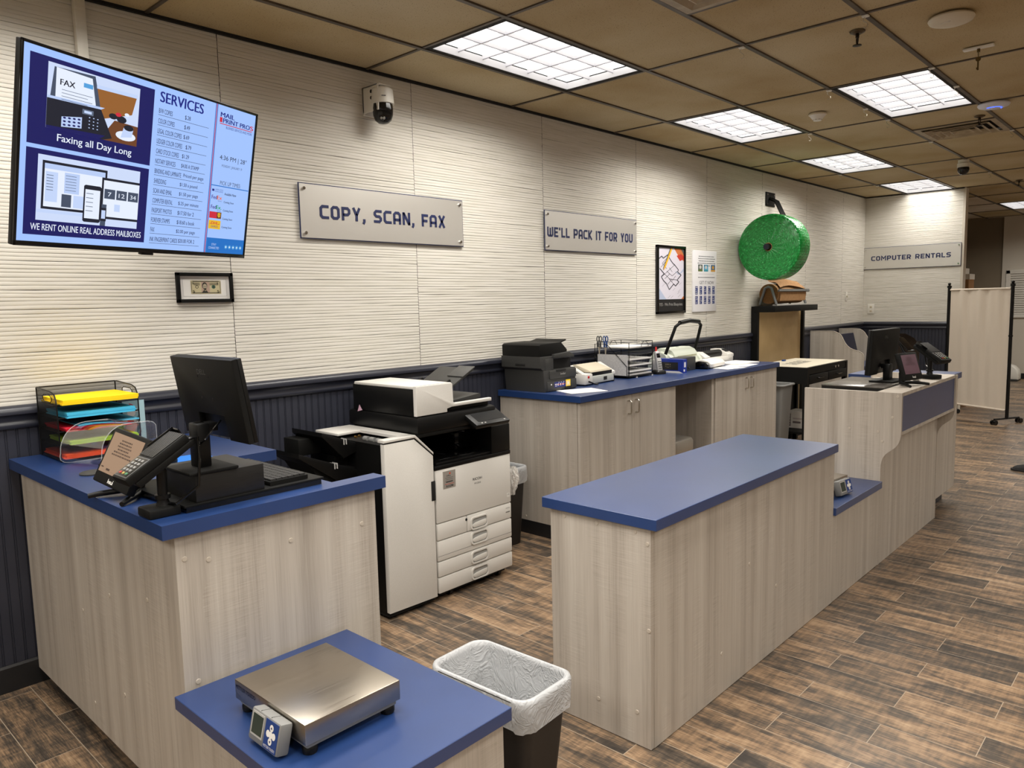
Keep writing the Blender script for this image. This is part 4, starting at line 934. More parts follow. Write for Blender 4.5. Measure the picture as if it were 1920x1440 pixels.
# paper organiser with coloured stacks, card and clear display bin
t = thing('desk_organiser', 'black wire mesh five-tier tray rack holding coloured paper', 'tray rack', (1.09, 3.45, 0.99))
x0, x1, y0, y1 = 0.935, 1.245, 3.345, 3.595
for x in (x0, x1):
    pr_ = [(y0, .995), (y1, .995), (y1, 1.278)] + [(y1 - .02, 1.280)] + [(y0 + .06, 1.272), (y0 + .02, 1.262), (y0 + .004, 1.24), (y0, 1.21)]
    g = G(); hole = [(3.42, 1.228), (3.50, 1.228), (3.515, 1.238), (3.515, 1.250), (3.50, 1.258), (3.42, 1.256), (3.405, 1.246), (3.405, 1.236)]
    # mesh side with an open hand hole: strips around the hole
    for q_ in (((y0, .995), (y1, .995), (y1, 1.228), (y0, 1.222)), ((y0, 1.222), (3.405, 1.225), (3.405, 1.268), (y0 + .02, 1.262), (y0 + .004, 1.24)), ((3.515, 1.227), (y1, 1.228), (y1, 1.279), (3.515, 1.276)), ((3.405, 1.258), (3.515, 1.258), (3.515, 1.276), (3.405, 1.268))):
        g.face([(x, a, b) for a, b in q_])
    sd = obj('side_mesh', g, MESH, t, world=True, smooth=0)
    g = G().tube([(x, a, b) for a, b in [(y0, .992)] + pr_[::-1][:1] + pr_[::-1][1:6] + [(y1, 1.279), (y1, .992)]], .0028, 6); g.tube([(x, a, b) for a, b in hole], .0018, 6, closed=True); obj('wire_rim', g, BLACK, sd, world=True)
g = G().face([(x0, y1, .995), (x1, y1, .995), (x1, y1, 1.279), (x0, y1, 1.279)]); obj('back_mesh', g, MESH, t, world=True, smooth=0)
g = G().tube([(x0, y1, 1.279), (x1, y1, 1.279)], .0028, 6); obj('top_wire', g, BLACK, t, world=True)
TZ = [1.002, 1.056, 1.110, 1.164, 1.218]
for z in TZ:
    g = G().face([(x0, y0, z), (x1, y0, z), (x1, y1, z), (x0, y1, z)]); g.tube([(x0, y0, z + .003), (x1, y0, z + .003)], .003, 6); obj('tray', g, BLACK_M, t, world=True, smooth=0)
def stack(lb, z, col, h, x0, x1, y0, y1, n, skew=0.0, lift=0.0):
    t = thing('paper_stack', lb, 'paper', ((x0 + x1) / 2, (y0 + y1) / 2, z), 0, 'coloured paper in the tray rack')
    m_ = noisy('paper_%d_%d_%d' % col, col, tuple(min(255, c + 10) for c in col), 4.0, .75, spec=.2)
    for k in range(n):
        d = random.uniform(-.004, .004); e_ = random.uniform(-.004, .002); zz = z + h * k / n
        g = G().box(x0 + d, x1 + d, y0 + e_, y1, zz, zz + h / n * .96); obj('sheets', g, m_, t, world=True, smooth=0)
stack('yellow paper stack in the top tray of the mesh rack', TZ[4] + .003, (246, 206, 20), .020, .950, 1.238, 3.318, 3.585, 3)
stack('sky blue paper stack in the second tray of the mesh rack', TZ[3] + .003, (66, 178, 216), .022, .965, 1.225, 3.322, 3.585, 4)
stack('red paper stack in the middle tray of the mesh rack', TZ[2] + .003, (204, 30, 50), .016, .955, 1.20, 3.320, 3.585, 3)
stack('light blue sheet lying on the red paper in the middle tray', TZ[2] + .021, (84, 186, 222), .004, 1.00, 1.235, 3.330, 3.58, 1)
stack('lime green paper stack in the fourth tray of the mesh rack', TZ[1] + .003, (176, 214, 66), .016, .965, 1.225, 3.320, 3.585, 3)
stack('orange paper stack in the bottom tray of the mesh rack', TZ[0] + .003, (246, 92, 44), .016, .945, 1.215, 3.318, 3.585, 4)
t = thing('greeting_card', 'pale blue winter card standing at the right end of the mesh rack', 'card', (1.30, 3.56, 0.99))
obj('card', G().box(-.045, .05, -.001, .001, .0, .195), mat('pale_blue_card', (168, 200, 206), .6), t)
g = G(); Mp = plane((-.045, -.0016, 0), (1, 0, 0), (0, 0, 1)); polyp(g, Mp, circ(.034, .075, .024, 18, .052), 0); polyp(g, Mp, circ(.036, .14, .018, 16), 0); polyp(g, Mp, [(.016, .150), (.056, .146), (.044, .178), (.030, .184)], 1, .0004); polyp(g, Mp, circ(.058, .15, .008, 10), 0, .0006); polyp(g, Mp, [(.055, .03), (.075, .05), (.068, .13), (.058, .12)], 2, .0003); obj('picture', g, [PAPER, mat('card_red', (190, 36, 44), .6), mat('card_grey', (110, 140, 146), .6)], t, smooth=0)
t = thing('acrylic_bin', 'clear curved acrylic bin on the left worktop in front of the tray rack', 'display bin', (1.07, 3.20, 0.99))
bp = lambda u: [(1.215, .993), (1.215, 1.130), (1.205, 1.143), (1.185, 1.149)] + [(1.105 - .100 * math.sin(a) , 1.035 + .114 * math.cos(a)) for a in [k * PI / 16 for k in range(0, 9)]] + [(1.002, 1.020), (1.004, 1.008), (1.015, .998), (1.035, .993)]
bin_p = [(x - 0.0 - .0, z) for x, z in bp(0)]
g = G(); ya, yb = 3.10, 3.305; sh = -0.09 * 0.5
A = [(x, ya, z) for x, z in bin_p]; Bv = [(x - .082, yb, z) for x, z in bin_p]
obj('curved_shell', G().loft([A, Bv], cap0=False, cap1=False), CLEAR, t, world=True)
for r_, nm in ((A, 'near'), (Bv, 'far')):
    e_ = obj('end_wall', G().face(r_), CLEAR, t, world=True, smooth=0); obj('rolled_edge', G().tube(r_, .0016, 6, closed=True), see_through('acrylic_edge', (236, 240, 240), .26, .1), e_, world=True)
obj('hinge_knob', G().cyl((1.045, 3.092, 1.022), (1.045, 3.108, 1.022), .007, .005, 14), CHROME, t, world=True)

# ------------------------------------------------------------------ low counter with the postal scale, nearest the camera
t = thing('counter_base', 'low grey wood base under the nearest blue scale shelf', 'counter', (1.1, 1.7, 0))
obj('right_panel', G().box(1.372, 1.392, 1.36, 2.105, 0, 0.452), LAM, t, world=True, smooth=0); obj('left_panel', G().box(0.842, 0.862, 1.36, 2.105, 0, 0.452), LAM, t, world=True, smooth=0)
obj('front_panel', G().box(0.862, 1.372, 1.36, 1.38, 0, 0.452), LAM, t, world=True, smooth=0)
caps(t, [(1.03, 1.36, .40)], 'y'); g = G().cyl((1.391, 1.42, .42), (1.394, 1.42, .42), .0085, .007, 16); obj('screw_cap', g, CAP, t, world=True, smooth=30)
tag(obj('worktop', G().box(0.822, 1.408, 1.340, 2.110, 0.452, 0.490, .0015, seg=1), BLUE, smooth=0), 'low square blue shelf top holding the nearest postal scale', 'worktop')
def scale(lb, loc, rotz):
    """local: long side along y, display on the -x side"""
    t = thing('postal_scale', lb, 'scale', loc, rotz, 'steel postal scales')
    for x in (-.12, .12):
        for y in (-.150, .150): obj('rubber_foot', G().lathe([(0, 0), (.018, 0), (.020, .006), (.020, .016), (.016, .022), (0, .022)], (x, y, 0), seg=16), BLACK, t)
    obj('under_frame', G().box(-.138, .138, -.168, .168, .020, .034, .004), GREY, t)
    g = G(); W2, D2 = .146, .176; g.box(-W2, W2, -D2, D2, .034, .089, .0022); pl = obj('steel_platform', g, STEEL, t)
    g = G(); Mp = plane((-W2 - .0006, D2 - .006, .066), (0, -1, 0), (0, 0, 1)); text(g, 'METTLER TOLEDO', Mp, .105, .011, 'L', bold=.02); obj('lettering', g, NAVYINK, t, smooth=0)
    g = G().box(-.165, -.12, -.075, -.045, .010, .022, .002); obj('display_arm', g, GREY, t)
    Mh = Matrix.Translation((-.172, -.060, .048)) @ Matrix.Rotation(R_(14), 4, 'Y')
    hd = obj('display_head', G().box(-.020, .016, -.070, .070, -.043, .037, .007, M=Mh), GREY, t)
    obj('lcd', G().box(-.0208, -.0196, .008, .056, -.022, .026, M=Mh), mat('lcd_green_grey', (52, 62, 56), .2), hd, smooth=0)
    obj('lcd_frame', G().box(-.0204, -.0196, .004, .060, -.027, .031, M=Mh), GREY_L, hd, smooth=0)
    obj('keypad_panel', G().box(-.0206, -.0196, -.064, -.004, -.038, .032, M=Mh), mat('scale_blue', (34, 62, 124), .4), hd, smooth=0)
    g = G(); Mk = Mh @ plane((-.0210, -.034, .0), (0, -1, 0), (0, 0, 1))
    for (a, b) in ((0, .016), (0, -.016), (-.013, 0), (.013, 0), (0, 0)): polyp(g, Mk, circ(a, b, .0085, 16), 0, .0003 if (a, b) == (0, 0) else 0)
    polyp(g, Mk, [(-.004, .014), (.004, .014), (0, .020)], 1, .0006); polyp(g, Mk, [(-.004, -.014), (0, -.020), (.004, -.014)], 1, .0006); text(g, 'METTLER TOLEDO', Mk @ Matrix.Translation((-.026, -.034, .0003)), .052, .006, 'L', 0)
    obj('arrow_keys', g, [PAPER, NAVYINK], hd, smooth=0)
    g = G()
    for y in (-.02, .03): g.box(-.017, .013, y - .0006, y + .0006, .0365, .0376, M=Mh)
    obj('seam', g, CHAR_L, hd, smooth=0)
    return t
scale('large steel postal scale with grey display on the nearest blue shelf', (1.052, 1.732, 0.490), 0.0)
scale('steel postal scale half hidden behind the long blue island counter', (4.10, 1.60, 0.505), R_(84))

# ------------------------------------------------------------------ bins
def bin_(nm, lb, loc, rotz, hx, hy, hz, taper, body, liner, r=.05):
    t = thing(nm, lb, 'bin', loc, rotz)
    lv = [(.004, 1 - taper), (0.0, 1 - taper - .03), (.0, 1 - taper), (hz * .5, 1 - taper / 2), (hz, 1.0)]
    rings = [[(x, y, z) for x, y in rrect(hx * s_, hy * s_, r * s_)] for z, s_ in ((0.0, 1 - taper - .02), (.01, 1 - taper), (hz * .5, 1 - taper / 2), (hz, 1.0), (hz, .985), (hz * .5, (1 - taper / 2) * .98), (.015, (1 - taper) * .97))]
    obj('body', G().loft(rings), body, t)
    obj('rim', G().tube([(x, y, hz - .002) for x, y in rrect(hx + .003, hy + .003, r)], .006, 8, closed=True), body, t)
    if liner:
        n_ = len(rrect(1, 1, .1)); rs = random.Random(5)
        ph = [rs.uniform(0, 6.28) for _ in range(8)]
        def wob(k, z): a = 2 * PI * k / n_; return .45 * math.sin(3 * a + ph[0] + z * 30) + .35 * math.sin(7 * a + ph[1] - z * 60) + .3 * abs(math.sin(8 * a + ph[2] + z * 90)) - .15
        base = rrect(hx, hy, r, 10); n_ = len(base)
        def ring(s_, z, amp, zamp=0.0, out=0.0):
            o_ = []
            for k, (x, y) in enumerate(base):
                l_ = math.hypot(x, y); w_ = wob(k, z) * amp; o_.append((x * s_ + x / l_ * (w_ + out), y * s_ + y / l_ * (w_ + out), z + zamp * wob(k + 3, z + 1)))
            return o_
        rg = [ring(1.0, hz - .095, .006, .010, .012), ring(1.0, hz - .060, .006, .0, .014), ring(1.0, hz - .03, .004, 0, .015), ring(1.0, hz - .004, .002, 0, .015), ring(1.0, hz + .006, .001, 0, .011), ring(1.0, hz + .009, .0005, 0, .003), ring(.975, hz + .006, .0005, 0, -.001), ring(.955, hz - .008, .001, 0, -.002), ring(.945, hz - .03, .002, 0, -.004), ring(.92 - taper * .2, hz - .065, .007, .004, -.004), ring(.90 - taper * .28, hz - .11, .010, .006, -.006), ring(.90 - taper * .4, hz * .60, .011, .008, -.008), ring(.90 - taper * .55, hz * .45, .012, .008, -.008), ring(.88 - taper * .65, hz * .30, .012, .010, -.008), ring(.86 - taper * .8, hz * .18, .010, .01, -.008), ring(.45, .045, .008, .010, 0), ring(.08, .04, .0, .008, 0)]
        obj('liner', G().loft(rg, cap0=False), LINER, t, smooth=60)
    return t
bin_('waste_bin', 'dark brown waste bin with white liner in front of the island counter', (1.685, 1.652, 0), R_(2), .122, .205, .385, .20, BAGBLK, True)
bin_('waste_bin', 'tall narrow black waste bin with white liner between copier and back counter', (3.50, 3.40, 0), R_(0), .115, .150, .515, .22, BAGBLK, True, r=.04)
t = bin_('grey_bin', 'slim grey plastic bin at the right end of the back counter', (7.03, 3.17, 0), R_(0), .130, .23, .745, .18, GREY, False, r=.03)
g = G()
for y in (-.03, .03): g.box(-.142, -.136, y - .012, y + .012, .63, .70, .002)
obj('vent_slot', g, GREY_L, t); obj('lip', G().tube([(x, y, .745) for x, y in rrect(.145, .24, .035)], .010, 8, closed=True), GREY, t)
t = thing('paper_scrap', 'crumpled white paper in the slim grey bin', 'paper', (7.0, 3.12, .70)); rs = random.Random(3)
obj('sheet', G().sheet(lambda u, v: (-.05 + .10 * u + .01 * math.sin(9 * v), -.06 + .14 * v, .02 + .06 * math.sin(3 * u + 5 * v) * u + .05 * v), 8, 8), PAPER, t, smooth=0)

# ------------------------------------------------------------------ copier with finisher
t = thing('office_copier', 'large white and black office copier with touch panel beside the left counter', 'copier', (2.86, 3.25, 0))
CX0, CX1, CY0, CY1 = 2.556, 3.138, 2.950, 3.560
def fpanel(x0, x1, z0, z1, y=CY0, d=.02, bev=.006): return G().box(x0, x1, y, y + d, z0, z1, bev)
obj('cabinet', G().box(CX0 + .006, CX1 - .004, CY0 + .014, CY1, .045, .700), COPW, t, world=True, smooth=0)
obj('plinth', G().box(CX0 + .03, CX1 - .04, CY0 + .03, CY1 - .03, .02, .05), DARK, t, world=True, smooth=0)
obj('front_door', fpanel(CX0 + .004, CX1 - .002, .428, .716), COPW, t, world=True)
hz = [(.334, .424), (.220, .330), (.133, .216), (.043, .129)]
hc = [(2.866, .372), (2.866, .288), (2.864, .178), (2.863, .086)]
for k, ((a, b), (hx_, hz_)) in enumerate(zip(hz, hc)):
    if k == 0:
        obj('small_door', fpanel(CX0 + .004, 2.776, a, b), COPW, t, world=True); d = obj('paper_drawer', fpanel(2.780, CX1 - .002, a, b), COPW, t, world=True)
        g = G().cyl((2.772, CY0 - .001, .405), (2.772, CY0 + .004, .405), .008, seg=12); obj('lock', g, DARK, t, world=True)
    else: d = obj('paper_drawer', fpanel(CX0 + .004, CX1 - .002, a, b), COPW, t, world=True)
    if k == 1: g = G().box(CX0 + .006, CX1 - .004, CY0 - .0006, CY0 + .001, .2475, .2492); obj('crease', g, COPD, d, world=True, smooth=0)
    Mh = plane((hx_, CY0 - .001, hz_), (1, 0, 0), (0, 0, 1))
    g = G(); o_ = rrect(.066, .036, .020); i_ = rrect(.058, .029, .016)
    g.loft([[Mh @ Vector((x, y, .0)) for x, y in o_], [Mh @ Vector((x, y, .009)) for x, y in o_], [Mh @ Vector((x, y, .009)) for x, y in i_], [Mh @ Vector((x, y, .0005)) for x, y in i_]], cap0=False); h_ = obj('handle', g, COPW, d, world=True)
    obj('recess', G().prism(rrect(.0575, .0285, .0155), 'z', .0006, .0016, M=Mh), mat('recess_shade', (158, 158, 155), .5), h_, world=True); g = G().prism([(-.056, -.004), (-.03, .003), (.03, .008), (.056, .008), (.056, -.006), (.048, -.018), (.03, -.024), (-.04, -.024), (-.056, -.014)], 'z', .002, .008, M=Mh, bev=.002); obj('grip', g, COPW, h_, world=True)  # shade of the handle hollow painted as a grey plate
    if k == 0: g = G().box(3.088, 3.122, CY0 - .001, CY0 + .001, .372, .378); g.box(3.088, 3.122, CY0 - .001, CY0 + .001, .398, .400); obj('level_window', g, COPD, d, world=True, smooth=0)
g = G(); Mp = plane((2.83, CY0 - .0008, .612), (1, 0, 0), (0, 0, 1)); text(g, 'RICOH', Mp, .070, .014, bold=.02); text(g, 'IM C2510', Mp @ Matrix.Translation((.012, -.022, 0)), .048, .009); obj('lettering', g, INK, t, world=True, smooth=0)
g = G().box(2.610, 2.700, CY0 - .0015, CY0 + .001, .607, .702); pl = obj('service_plate', g, STEEL_SIGN, t, world=True, smooth=0)
g = G(); Mp = plane((2.61, CY0 - .0022, .607), (1, 0, 0), (0, 0, 1)); text(g, 'Office', Mp @ Matrix.Translation((.024, .064, 0)), .030, .009, 'L', 0); polyp(g, Mp, circ(.050, .080, .006, 8), 1)
for k in range(3): rectp(g, Mp, .016 + .004 * (k % 2), .056 - k * .009, .072, .0575 - k * .009, 0)
rectp(g, Mp, .012, .022, .078, .0245, 1); rectp(g, Mp, .020, .032, .070, .036, 0); text(g, 'B15290', Mp @ Matrix.Translation((.022, .006, 0)), .050, .011, 'L', 0, bold=.03); obj('print', g, [INK, mat('plate_red', (196, 84, 60), .5)], pl, world=True, smooth=0)
g = G().box(3.102, 3.124, CY0 - .001, CY0 + .001, .462, .484); g.box(3.106, 3.120, CY0 - .0016, CY0, .478, .480, mi=1); obj('seal_mark', g, [COPW, COPD], t, world=True, smooth=0)
# black upper half with the open output bay
g = G().box(CX0, CX1, CY0 - .002, CY1, .716, .738, .004); g.box(CX0 + .02, 2.99, CY0 + .01, CY1 - .02, .738, .752, .003); obj('output_tray', g, BLACK, t, world=True)
g = G().box(CX0 + .05, 2.96, CY0 + .05, CY1 - .05, .752, .757, .002)
for k in range(5): g.box(CX0 + .08 + k * .07, CX0 + .088 + k * .07, CY0 + .07, CY1 - .1, .757, .760)
obj('tray_ribs', g, BLACK_GL, t, world=True)
obj('right_column', G().box(2.985, CX1, CY0, CY1, .738, .895, .006), BLACK, t, world=True); obj('bay_back', G().box(CX0, 3.0, CY1 - .16, CY1, .738, .925), BLACK, t, world=True, smooth=0)
obj('bay_guide', G().box(2.86, 2.985, 3.12, 3.20, .76, .86, .006), BLACK_GL, t, world=True); obj('bay_lever', G().box(2.70, 2.72, 3.25, 3.30, .80, .86, .004), BLACK_GL, t, world=True)
obj('scanner', G().box(2.440, 3.020, CY0 - .012, CY1 - .02, .925, 1.016, .018), BLACK, t, world=True)
g = G().box(2.462, 3.0, CY0 + .0, CY1 - .04, .905, .930, .006); obj('scanner_underside', g, BLACK_M, t, world=True)
# document feeder
g = G(); yF, yB = 2.945, 3.500
poly = [(2.446, 1.018), (2.655, 1.018), (2.655, 1.036), (2.690, 1.042), (2.990, 1.042), (2.990, 1.060), (2.712, 1.060), (2.700, 1.068), (2.697, 1.166), (2.688, 1.172), (2.446, 1.172)]
obj('feeder_front', G().prism(poly, 'y', yF, yF + .028, bev=.004), COPW, t, world=True)
obj('feeder_body', G().box(2.449, 2.697, yF + .028, yB, 1.02, 1.160, .006), BLACK, t, world=True); obj('feeder_lid', G().box(2.446, 2.700, yF + .010, yB - .02, 1.156, 1.172, .005), COPW, t, world=True)
obj('feeder_base', G().box(2.449, 2.99, yF + .028, yB, 1.016, 1.046, .004), BLACK, t, world=True); obj('feeder_rear_rim', G().box(2.69, 2.99, yB - .03, yB, 1.04, 1.062, .004), COPW, t, world=True)
M = Matrix.Translation((2.75, 0, 1.118)) @ Matrix.Rotation(R_(-27), 4, 'Y')
g = G().box(-.075, .215, 3.03, 3.31, .0, .012, .003, M=M); obj('feed_tray', g, CHAR, t, world=True)
M2 = M @ Matrix.Translation((.115, 0, .013))
obj('tray_extension', G().box(.0, .108, 3.022, 3.15, .0, .006, .002, M=M2), CHAR_L, t, world=True)
for y in (3.05, 3.28): obj('paper_guide', G().box(-.04, .05, y, y + .012, .010, .040, .002, M=M), BLACK_M, t, world=True)
obj('guide_clip', G().box(.0, .04, 3.16, 3.19, .012, .020, .002, M=M), WHITE_PL, t, world=True)
g = G().prism([(2.71, 1.062), (2.95, 1.085), (2.96, 1.070), (2.93, 1.047), (2.71, 1.047)], 'y', 3.0, 3.44); obj('exit_tray', g, CHAR, t, world=True)
# touch panel
Mc = Matrix.Translation((2.905, 2.920, .977)) @ Matrix.Rotation(R_(-62), 4, 'X') @ Matrix.Rotation(R_(0), 4, 'Z')
cp = obj('control_panel', G().box(-.130, .130, .0, .026, -.084, .084, .006, M=Mc), BLACK, t, world=True); obj('panel_screen', G().box(-.095, .112, -.0012, .001, -.055, .070, .0, M=Mc), mat('sleeping_screen', (24, 25, 27), .3, 0, .3), cp, world=True, smooth=0)
g = G(); 
for x in (-.085, -.060, .09): g.box(x, x + .010, -.0014, .0, -.072, -.066, M=Mc)
obj('panel_keys', g, GREY_L, cp, world=True); obj('panel_hinge', G().box(2.82, 2.98, 2.925, 3.02, .905, .96, .01), BLACK, t, world=True)
for x in (CX0 + .10, CX1 - .10):
    c_ = obj('caster', G().cyl((x, CY0 + .045, .024), (x + .022, CY0 + .045, .024), .024, seg=18), BLACK, t, world=True)
obj('caster', G().cyl((CX1 - .08, CY1 - .08, .024), (CX1 - .055, CY1 - .08, .024), .024, seg=18), BLACK, t, world=True)
obj('sticky_note', G().face([(2.437, 3.40, 1.018), (2.437, 3.445, 1.008), (2.437, 3.425, 1.048)]), mat('pink_note', (206, 168, 188), .7), t, world=True, smooth=0)

t = thing('copier_finisher', 'white tower finisher with black sloping trays docked to the copier', 'finisher', (2.39, 3.2, 0))
FX0, FX1, FY0, FY1 = 2.232, 2.548, 2.952, 3.52
pf_ = [(FX0, .040), (FX1, .034), (FX1, .800), (2.425, .905), (FX0, .905)]
obj('front_cover', G().prism(pf_, 'y', FY0 - .004, FY0 + .03, bev=.006), COPW, t, world=True)
obj('body', G().prism([(FX0 + .004, .035), (FX1 - .004, .035), (FX1 - .004, .795), (2.42, .898), (FX0 + .004, .898)], 'y', FY0 + .03, FY1), BLACK, t, world=True, smooth=0)
g = G().prism([(FX0, .912), (2.428, .912), (FX1 + .002, .806), (FX1 + .002, .818), (2.432, .926), (FX0, .926)], 'y', FY0 - .004, FY0 + .05, bev=.003)
g.prism([(2.360, .912), (2.428, .912), (FX1 + .002, .806), (FX1 + .002, .818), (2.432, .926), (2.360, .926)], 'y', FY0 + .05, FY1); g.box(FX0 - .015, 2.372, FY1 - .20, FY1 + .01, .912, .926, .003); obj('top_cover', g, COPW, t, world=True)
obj('seam', G().prism([(FX0, .905), (2.426, .905), (FX1 + .001, .801), (FX1 + .001, .807), (2.428, .912), (FX0, .912)], 'y', FY0 + .0, FY0 + .02), DARK, t, world=True)
g = G(); 
for k in range(3): g.cyl((2.29, FY0 + .09 + k * .055, .905), (2.29, FY0 + .125 + k * .055, .905), .014, seg=14)
obj('roller', g, GREY, t, world=True)
g = G().cyl((2.30, 3.27, .902), (2.30, 3.285, .902), .006); g.cyl((2.33, 3.28, .902), (2.33, 3.292, .902), .006); obj('brass_pin', g, mat('brass', (206, 160, 84), .3, 1.0), t, world=True)
def tray(x0, z0, x1, z1, y0, y1, nm):
    g = G().prism([(x0, z0), (x1, z1), (x1, z1 - .03), (x1 - .1, z1 - .06), (x0, z0 - .022)], 'y', y0, y1, bev=.003); o_ = obj(nm, g, BLACK, t, world=True)
    xm, zm = x0 + (x1 - x0) * .55, z0 + (z1 - z0) * .55; g = G()
    for d in (0, .014): g.prism([(xm + d, zm + .001), (xm + d + .006, zm - .0005), (xm + d + .006, zm - .03), (xm + d, zm - .028)], 'y', y0 - .001, y0 + .04)
    obj('stripe', g, GREY_L, o_, world=True, smooth=0)
tray(2.040, .967, 2.262, .880, 3.19, 3.47, 'upper_tray'); tray(1.905, .882, 2.262, .740, 3.19, 3.47, 'lower_tray')
g = G().box(2.16, 2.24, 3.27, 3.50, .74, .88, .004); g.box(1.99, 2.12, 3.33, 3.47, .84, .925, .004); g.prism([(1.96, .835), (2.24, .76), (2.24, .52), (2.10, .62)], 'y', 3.21, 3.45); obj('tray_carriage', g, BLACK_M, t, world=True)
obj('door_latch', G().box(FX1 - .022, FX1 + .006, FY0 - .006, FY0 + .03, .56, .665, .002), DARK, t, world=True)
for x in (FX0 + .03, FX1 - .05): obj('caster', G().cyl((x, FY0 + .06, .020), (x + .02, FY0 + .06, .020), .020, seg=16), BLACK, t, world=True)
obj('plinth', G().box(FX0 + .01, FX1 - .005, FY0 + .02, FY1 - .02, .012, .036), DARK, t, world=True, smooth=0)
tag(obj('cardboard_sheet', G().box(3.165, 3.178, 3.05, 3.42, 0, .45), CARD), 'upright tan cardboard sheet wedged between copier and tall black bin', 'cardboard')
t = thing('plastic_bag', 'small crinkled clear plastic bag hanging beside the copier', 'plastic bag', (3.20, 3.0, .54)); rs = random.Random(9)
def crk(u, v): a = 2 * PI * u; r_ = (.022 + .008 * math.sin(7 * a + 9 * v) + .006 * math.sin(13 * a - 17 * v)) * (.55 + .9 * math.sin(PI * min(1, v * 1.02 + .08))); return (r_ * math.cos(a), r_ * math.sin(a) * 1.2, .08 - .17 * v)
obj('film', G().sheet(crk, 28, 14), see_through('crinkled_film', (226, 222, 216), .40, .12), t, smooth=0)

# ------------------------------------------------------------------ back counter along the slatted wall
def cabinet(lb, x0, x1, split, loc):
    t = thing('base_cabinet', lb, 'cabinet', loc, 0, 'back counter cabinets')
    obj('carcass', G().box(x0, x1, 2.945, 3.620, .095, .942), LAM, t, world=True, smooth=0)
    obj('toe_kick', G().box(x0 + (.0 if x0 < 4 else .02), x1 - .02, 3.0, 3.60, 0, .096), BASEB, t, world=True, smooth=0)
    for a, b, hx_ in ((x0 + .003, split - .0015, split - .047), (split + .0015, x1 - .003, split + .047)):
        d = obj('door', G().box(a, b, 2.922, 2.943, .105, .938, .001, seg=1), LAM, t, world=True, smooth=0)
        pts = [(hx_, 2.924, .897), (hx_, 2.900, .897), (hx_, 2.893, .890), (hx_, 2.893, .814), (hx_, 2.900, .807), (hx_, 2.924, .807)]
        obj('handle', G().tube(pts, .0048, 8), NICKEL, d, world=True)
    return t
c1 = cabinet('two-door grey wood cabinet at the left end of the back counter', 3.762, 4.938, 4.352, (4.35, 3.3, 0))
caps(c1, [(3.762, y, z) for y, z in ((3.50, .91), (3.05, .91), (3.40, .12))], 'x')
cabinet('two-door grey wood cabinet at the right end of the back counter', 5.555, 6.725, 6.142, (6.14, 3.3, 0))
tag(obj('back_panel', G().box(4.94, 5.553, 3.56, 3.58, 0, .942), LAM, smooth=0), 'grey wood panel closing the knee space of the back counter', 'panel')
tag(obj('filler_strip', G().box(5.515, 5.553, 2.935, 3.55, 0, .942), LAM, smooth=0), 'narrow grey wood upright beside the knee space of the back counter', 'panel')
tag(obj('worktop', G().box(3.742, 6.740, 2.900, 3.622, .944, .986, .0015, seg=1), BLUE, smooth=0), 'long blue worktop of the back counter under printer and laminator', 'worktop')
t = thing('paper_shredder', 'silver topped paper shredder in the knee space of the back counter', 'shredder', (5.115, 3.11, 0))
obj('bin', G().box(4.975, 5.255, 2.97, 3.25, .0, .40, .015), GREY, t, world=True)
obj('head', G().loft([[(x, y, z) for x, y in rrect(.160 * s_, .165 * s_, .05, 6, 5.115, 3.11)] for z, s_ in ((.395, .96), (.41, 1.0), (.475, 1.0), (.495, .96), (.501, .90))]), mat('silver_plastic', (176, 170, 160), .28, .6), t, world=True)
g = G().box(5.0, 5.22, 3.10, 3.12, .495, .5025); obj('paper_slot', g, DARK, t, world=True); obj('button', G().box(5.0, 5.06, 3.18, 3.20, .498, .504, .002), PAPER, t, world=True)
Z0 = .986
# multifunction printer
t = thing('laser_printer', 'dark grey multifunction printer at the left end of the back counter', 'printer', (3.95, 3.40, Z0))
PX0, PX1, PY0, PY1 = 3.772, 4.115, 3.225, 3.585
obj('body', G().prism([(PX0 + .012, Z0), (PX1, Z0), (PX1, 1.135), (PX0, 1.135), (PX0, 1.09)], 'y', PY0, PY1, bev=.008), CHAR, t, world=True)
obj('scanner_unit', G().prism([(PX0 - .005, 1.135), (PX0 - .026, 1.150), (PX0 - .028, 1.226), (PX1 - .03, 1.226), (PX1 - .03, 1.205), (PX0 + .10, 1.205), (PX0 + .10, 1.135)], 'y', PY0 + .004, PY1, bev=.004), CHAR, t, world=True)
obj('output_bay', G().box(PX0 + .10, PX1 - .02, PY0 + .03, PY1, 1.135, 1.205), DARK, t, world=True, smooth=0)
obj('side_wall', G().box(PX0 + .02, PX0 + .105, PY0 + .002, PY0 + .05, 1.13, 1.21, .003), CHAR, t, world=True)
obj('document_feeder', G().prism([(PX0 - .026, 1.228), (PX0 - .028, 1.300), (PX0 - .012, 1.310), (PX0 + .20, 1.314), (PX0 + .262, 1.262), (PX0 + .262, 1.240), (PX0 + .10, 1.236), (PX0 + .10, 1.228)], 'y', PY0 + .010, PY1 - .01, bev=.005), BLACK_M, t, world=True)
obj('feeder_tray', G().prism([(PX0 + .17, 1.300), (PX0 + .30, 1.328), (PX0 + .305, 1.320), (PX0 + .18, 1.288)], 'y', PY0 + .05, PY1 - .04, bev=.002), BLACK_M, t, world=True)
obj('panel_lip', G().prism([(PX0 + .10, 1.236), (PX0 + .262, 1.246), (PX1 - .03, 1.222), (PX1 - .03, 1.205), (PX0 + .10, 1.215)], 'y', PY0 - .012, PY0 + .12, bev=.003), CHAR, t, world=True)
obj('front_cover', G().box(PX0 + .055, PX1 - .006, PY0 - .008, PY0 + .004, 1.072, 1.128, .003), CHAR, t, world=True); obj('paper_drawer', G().box(PX0 + .03, PX1, PY0 - .006, PY0 + .004, Z0 + .004, 1.056, .004), CHAR, t, world=True)
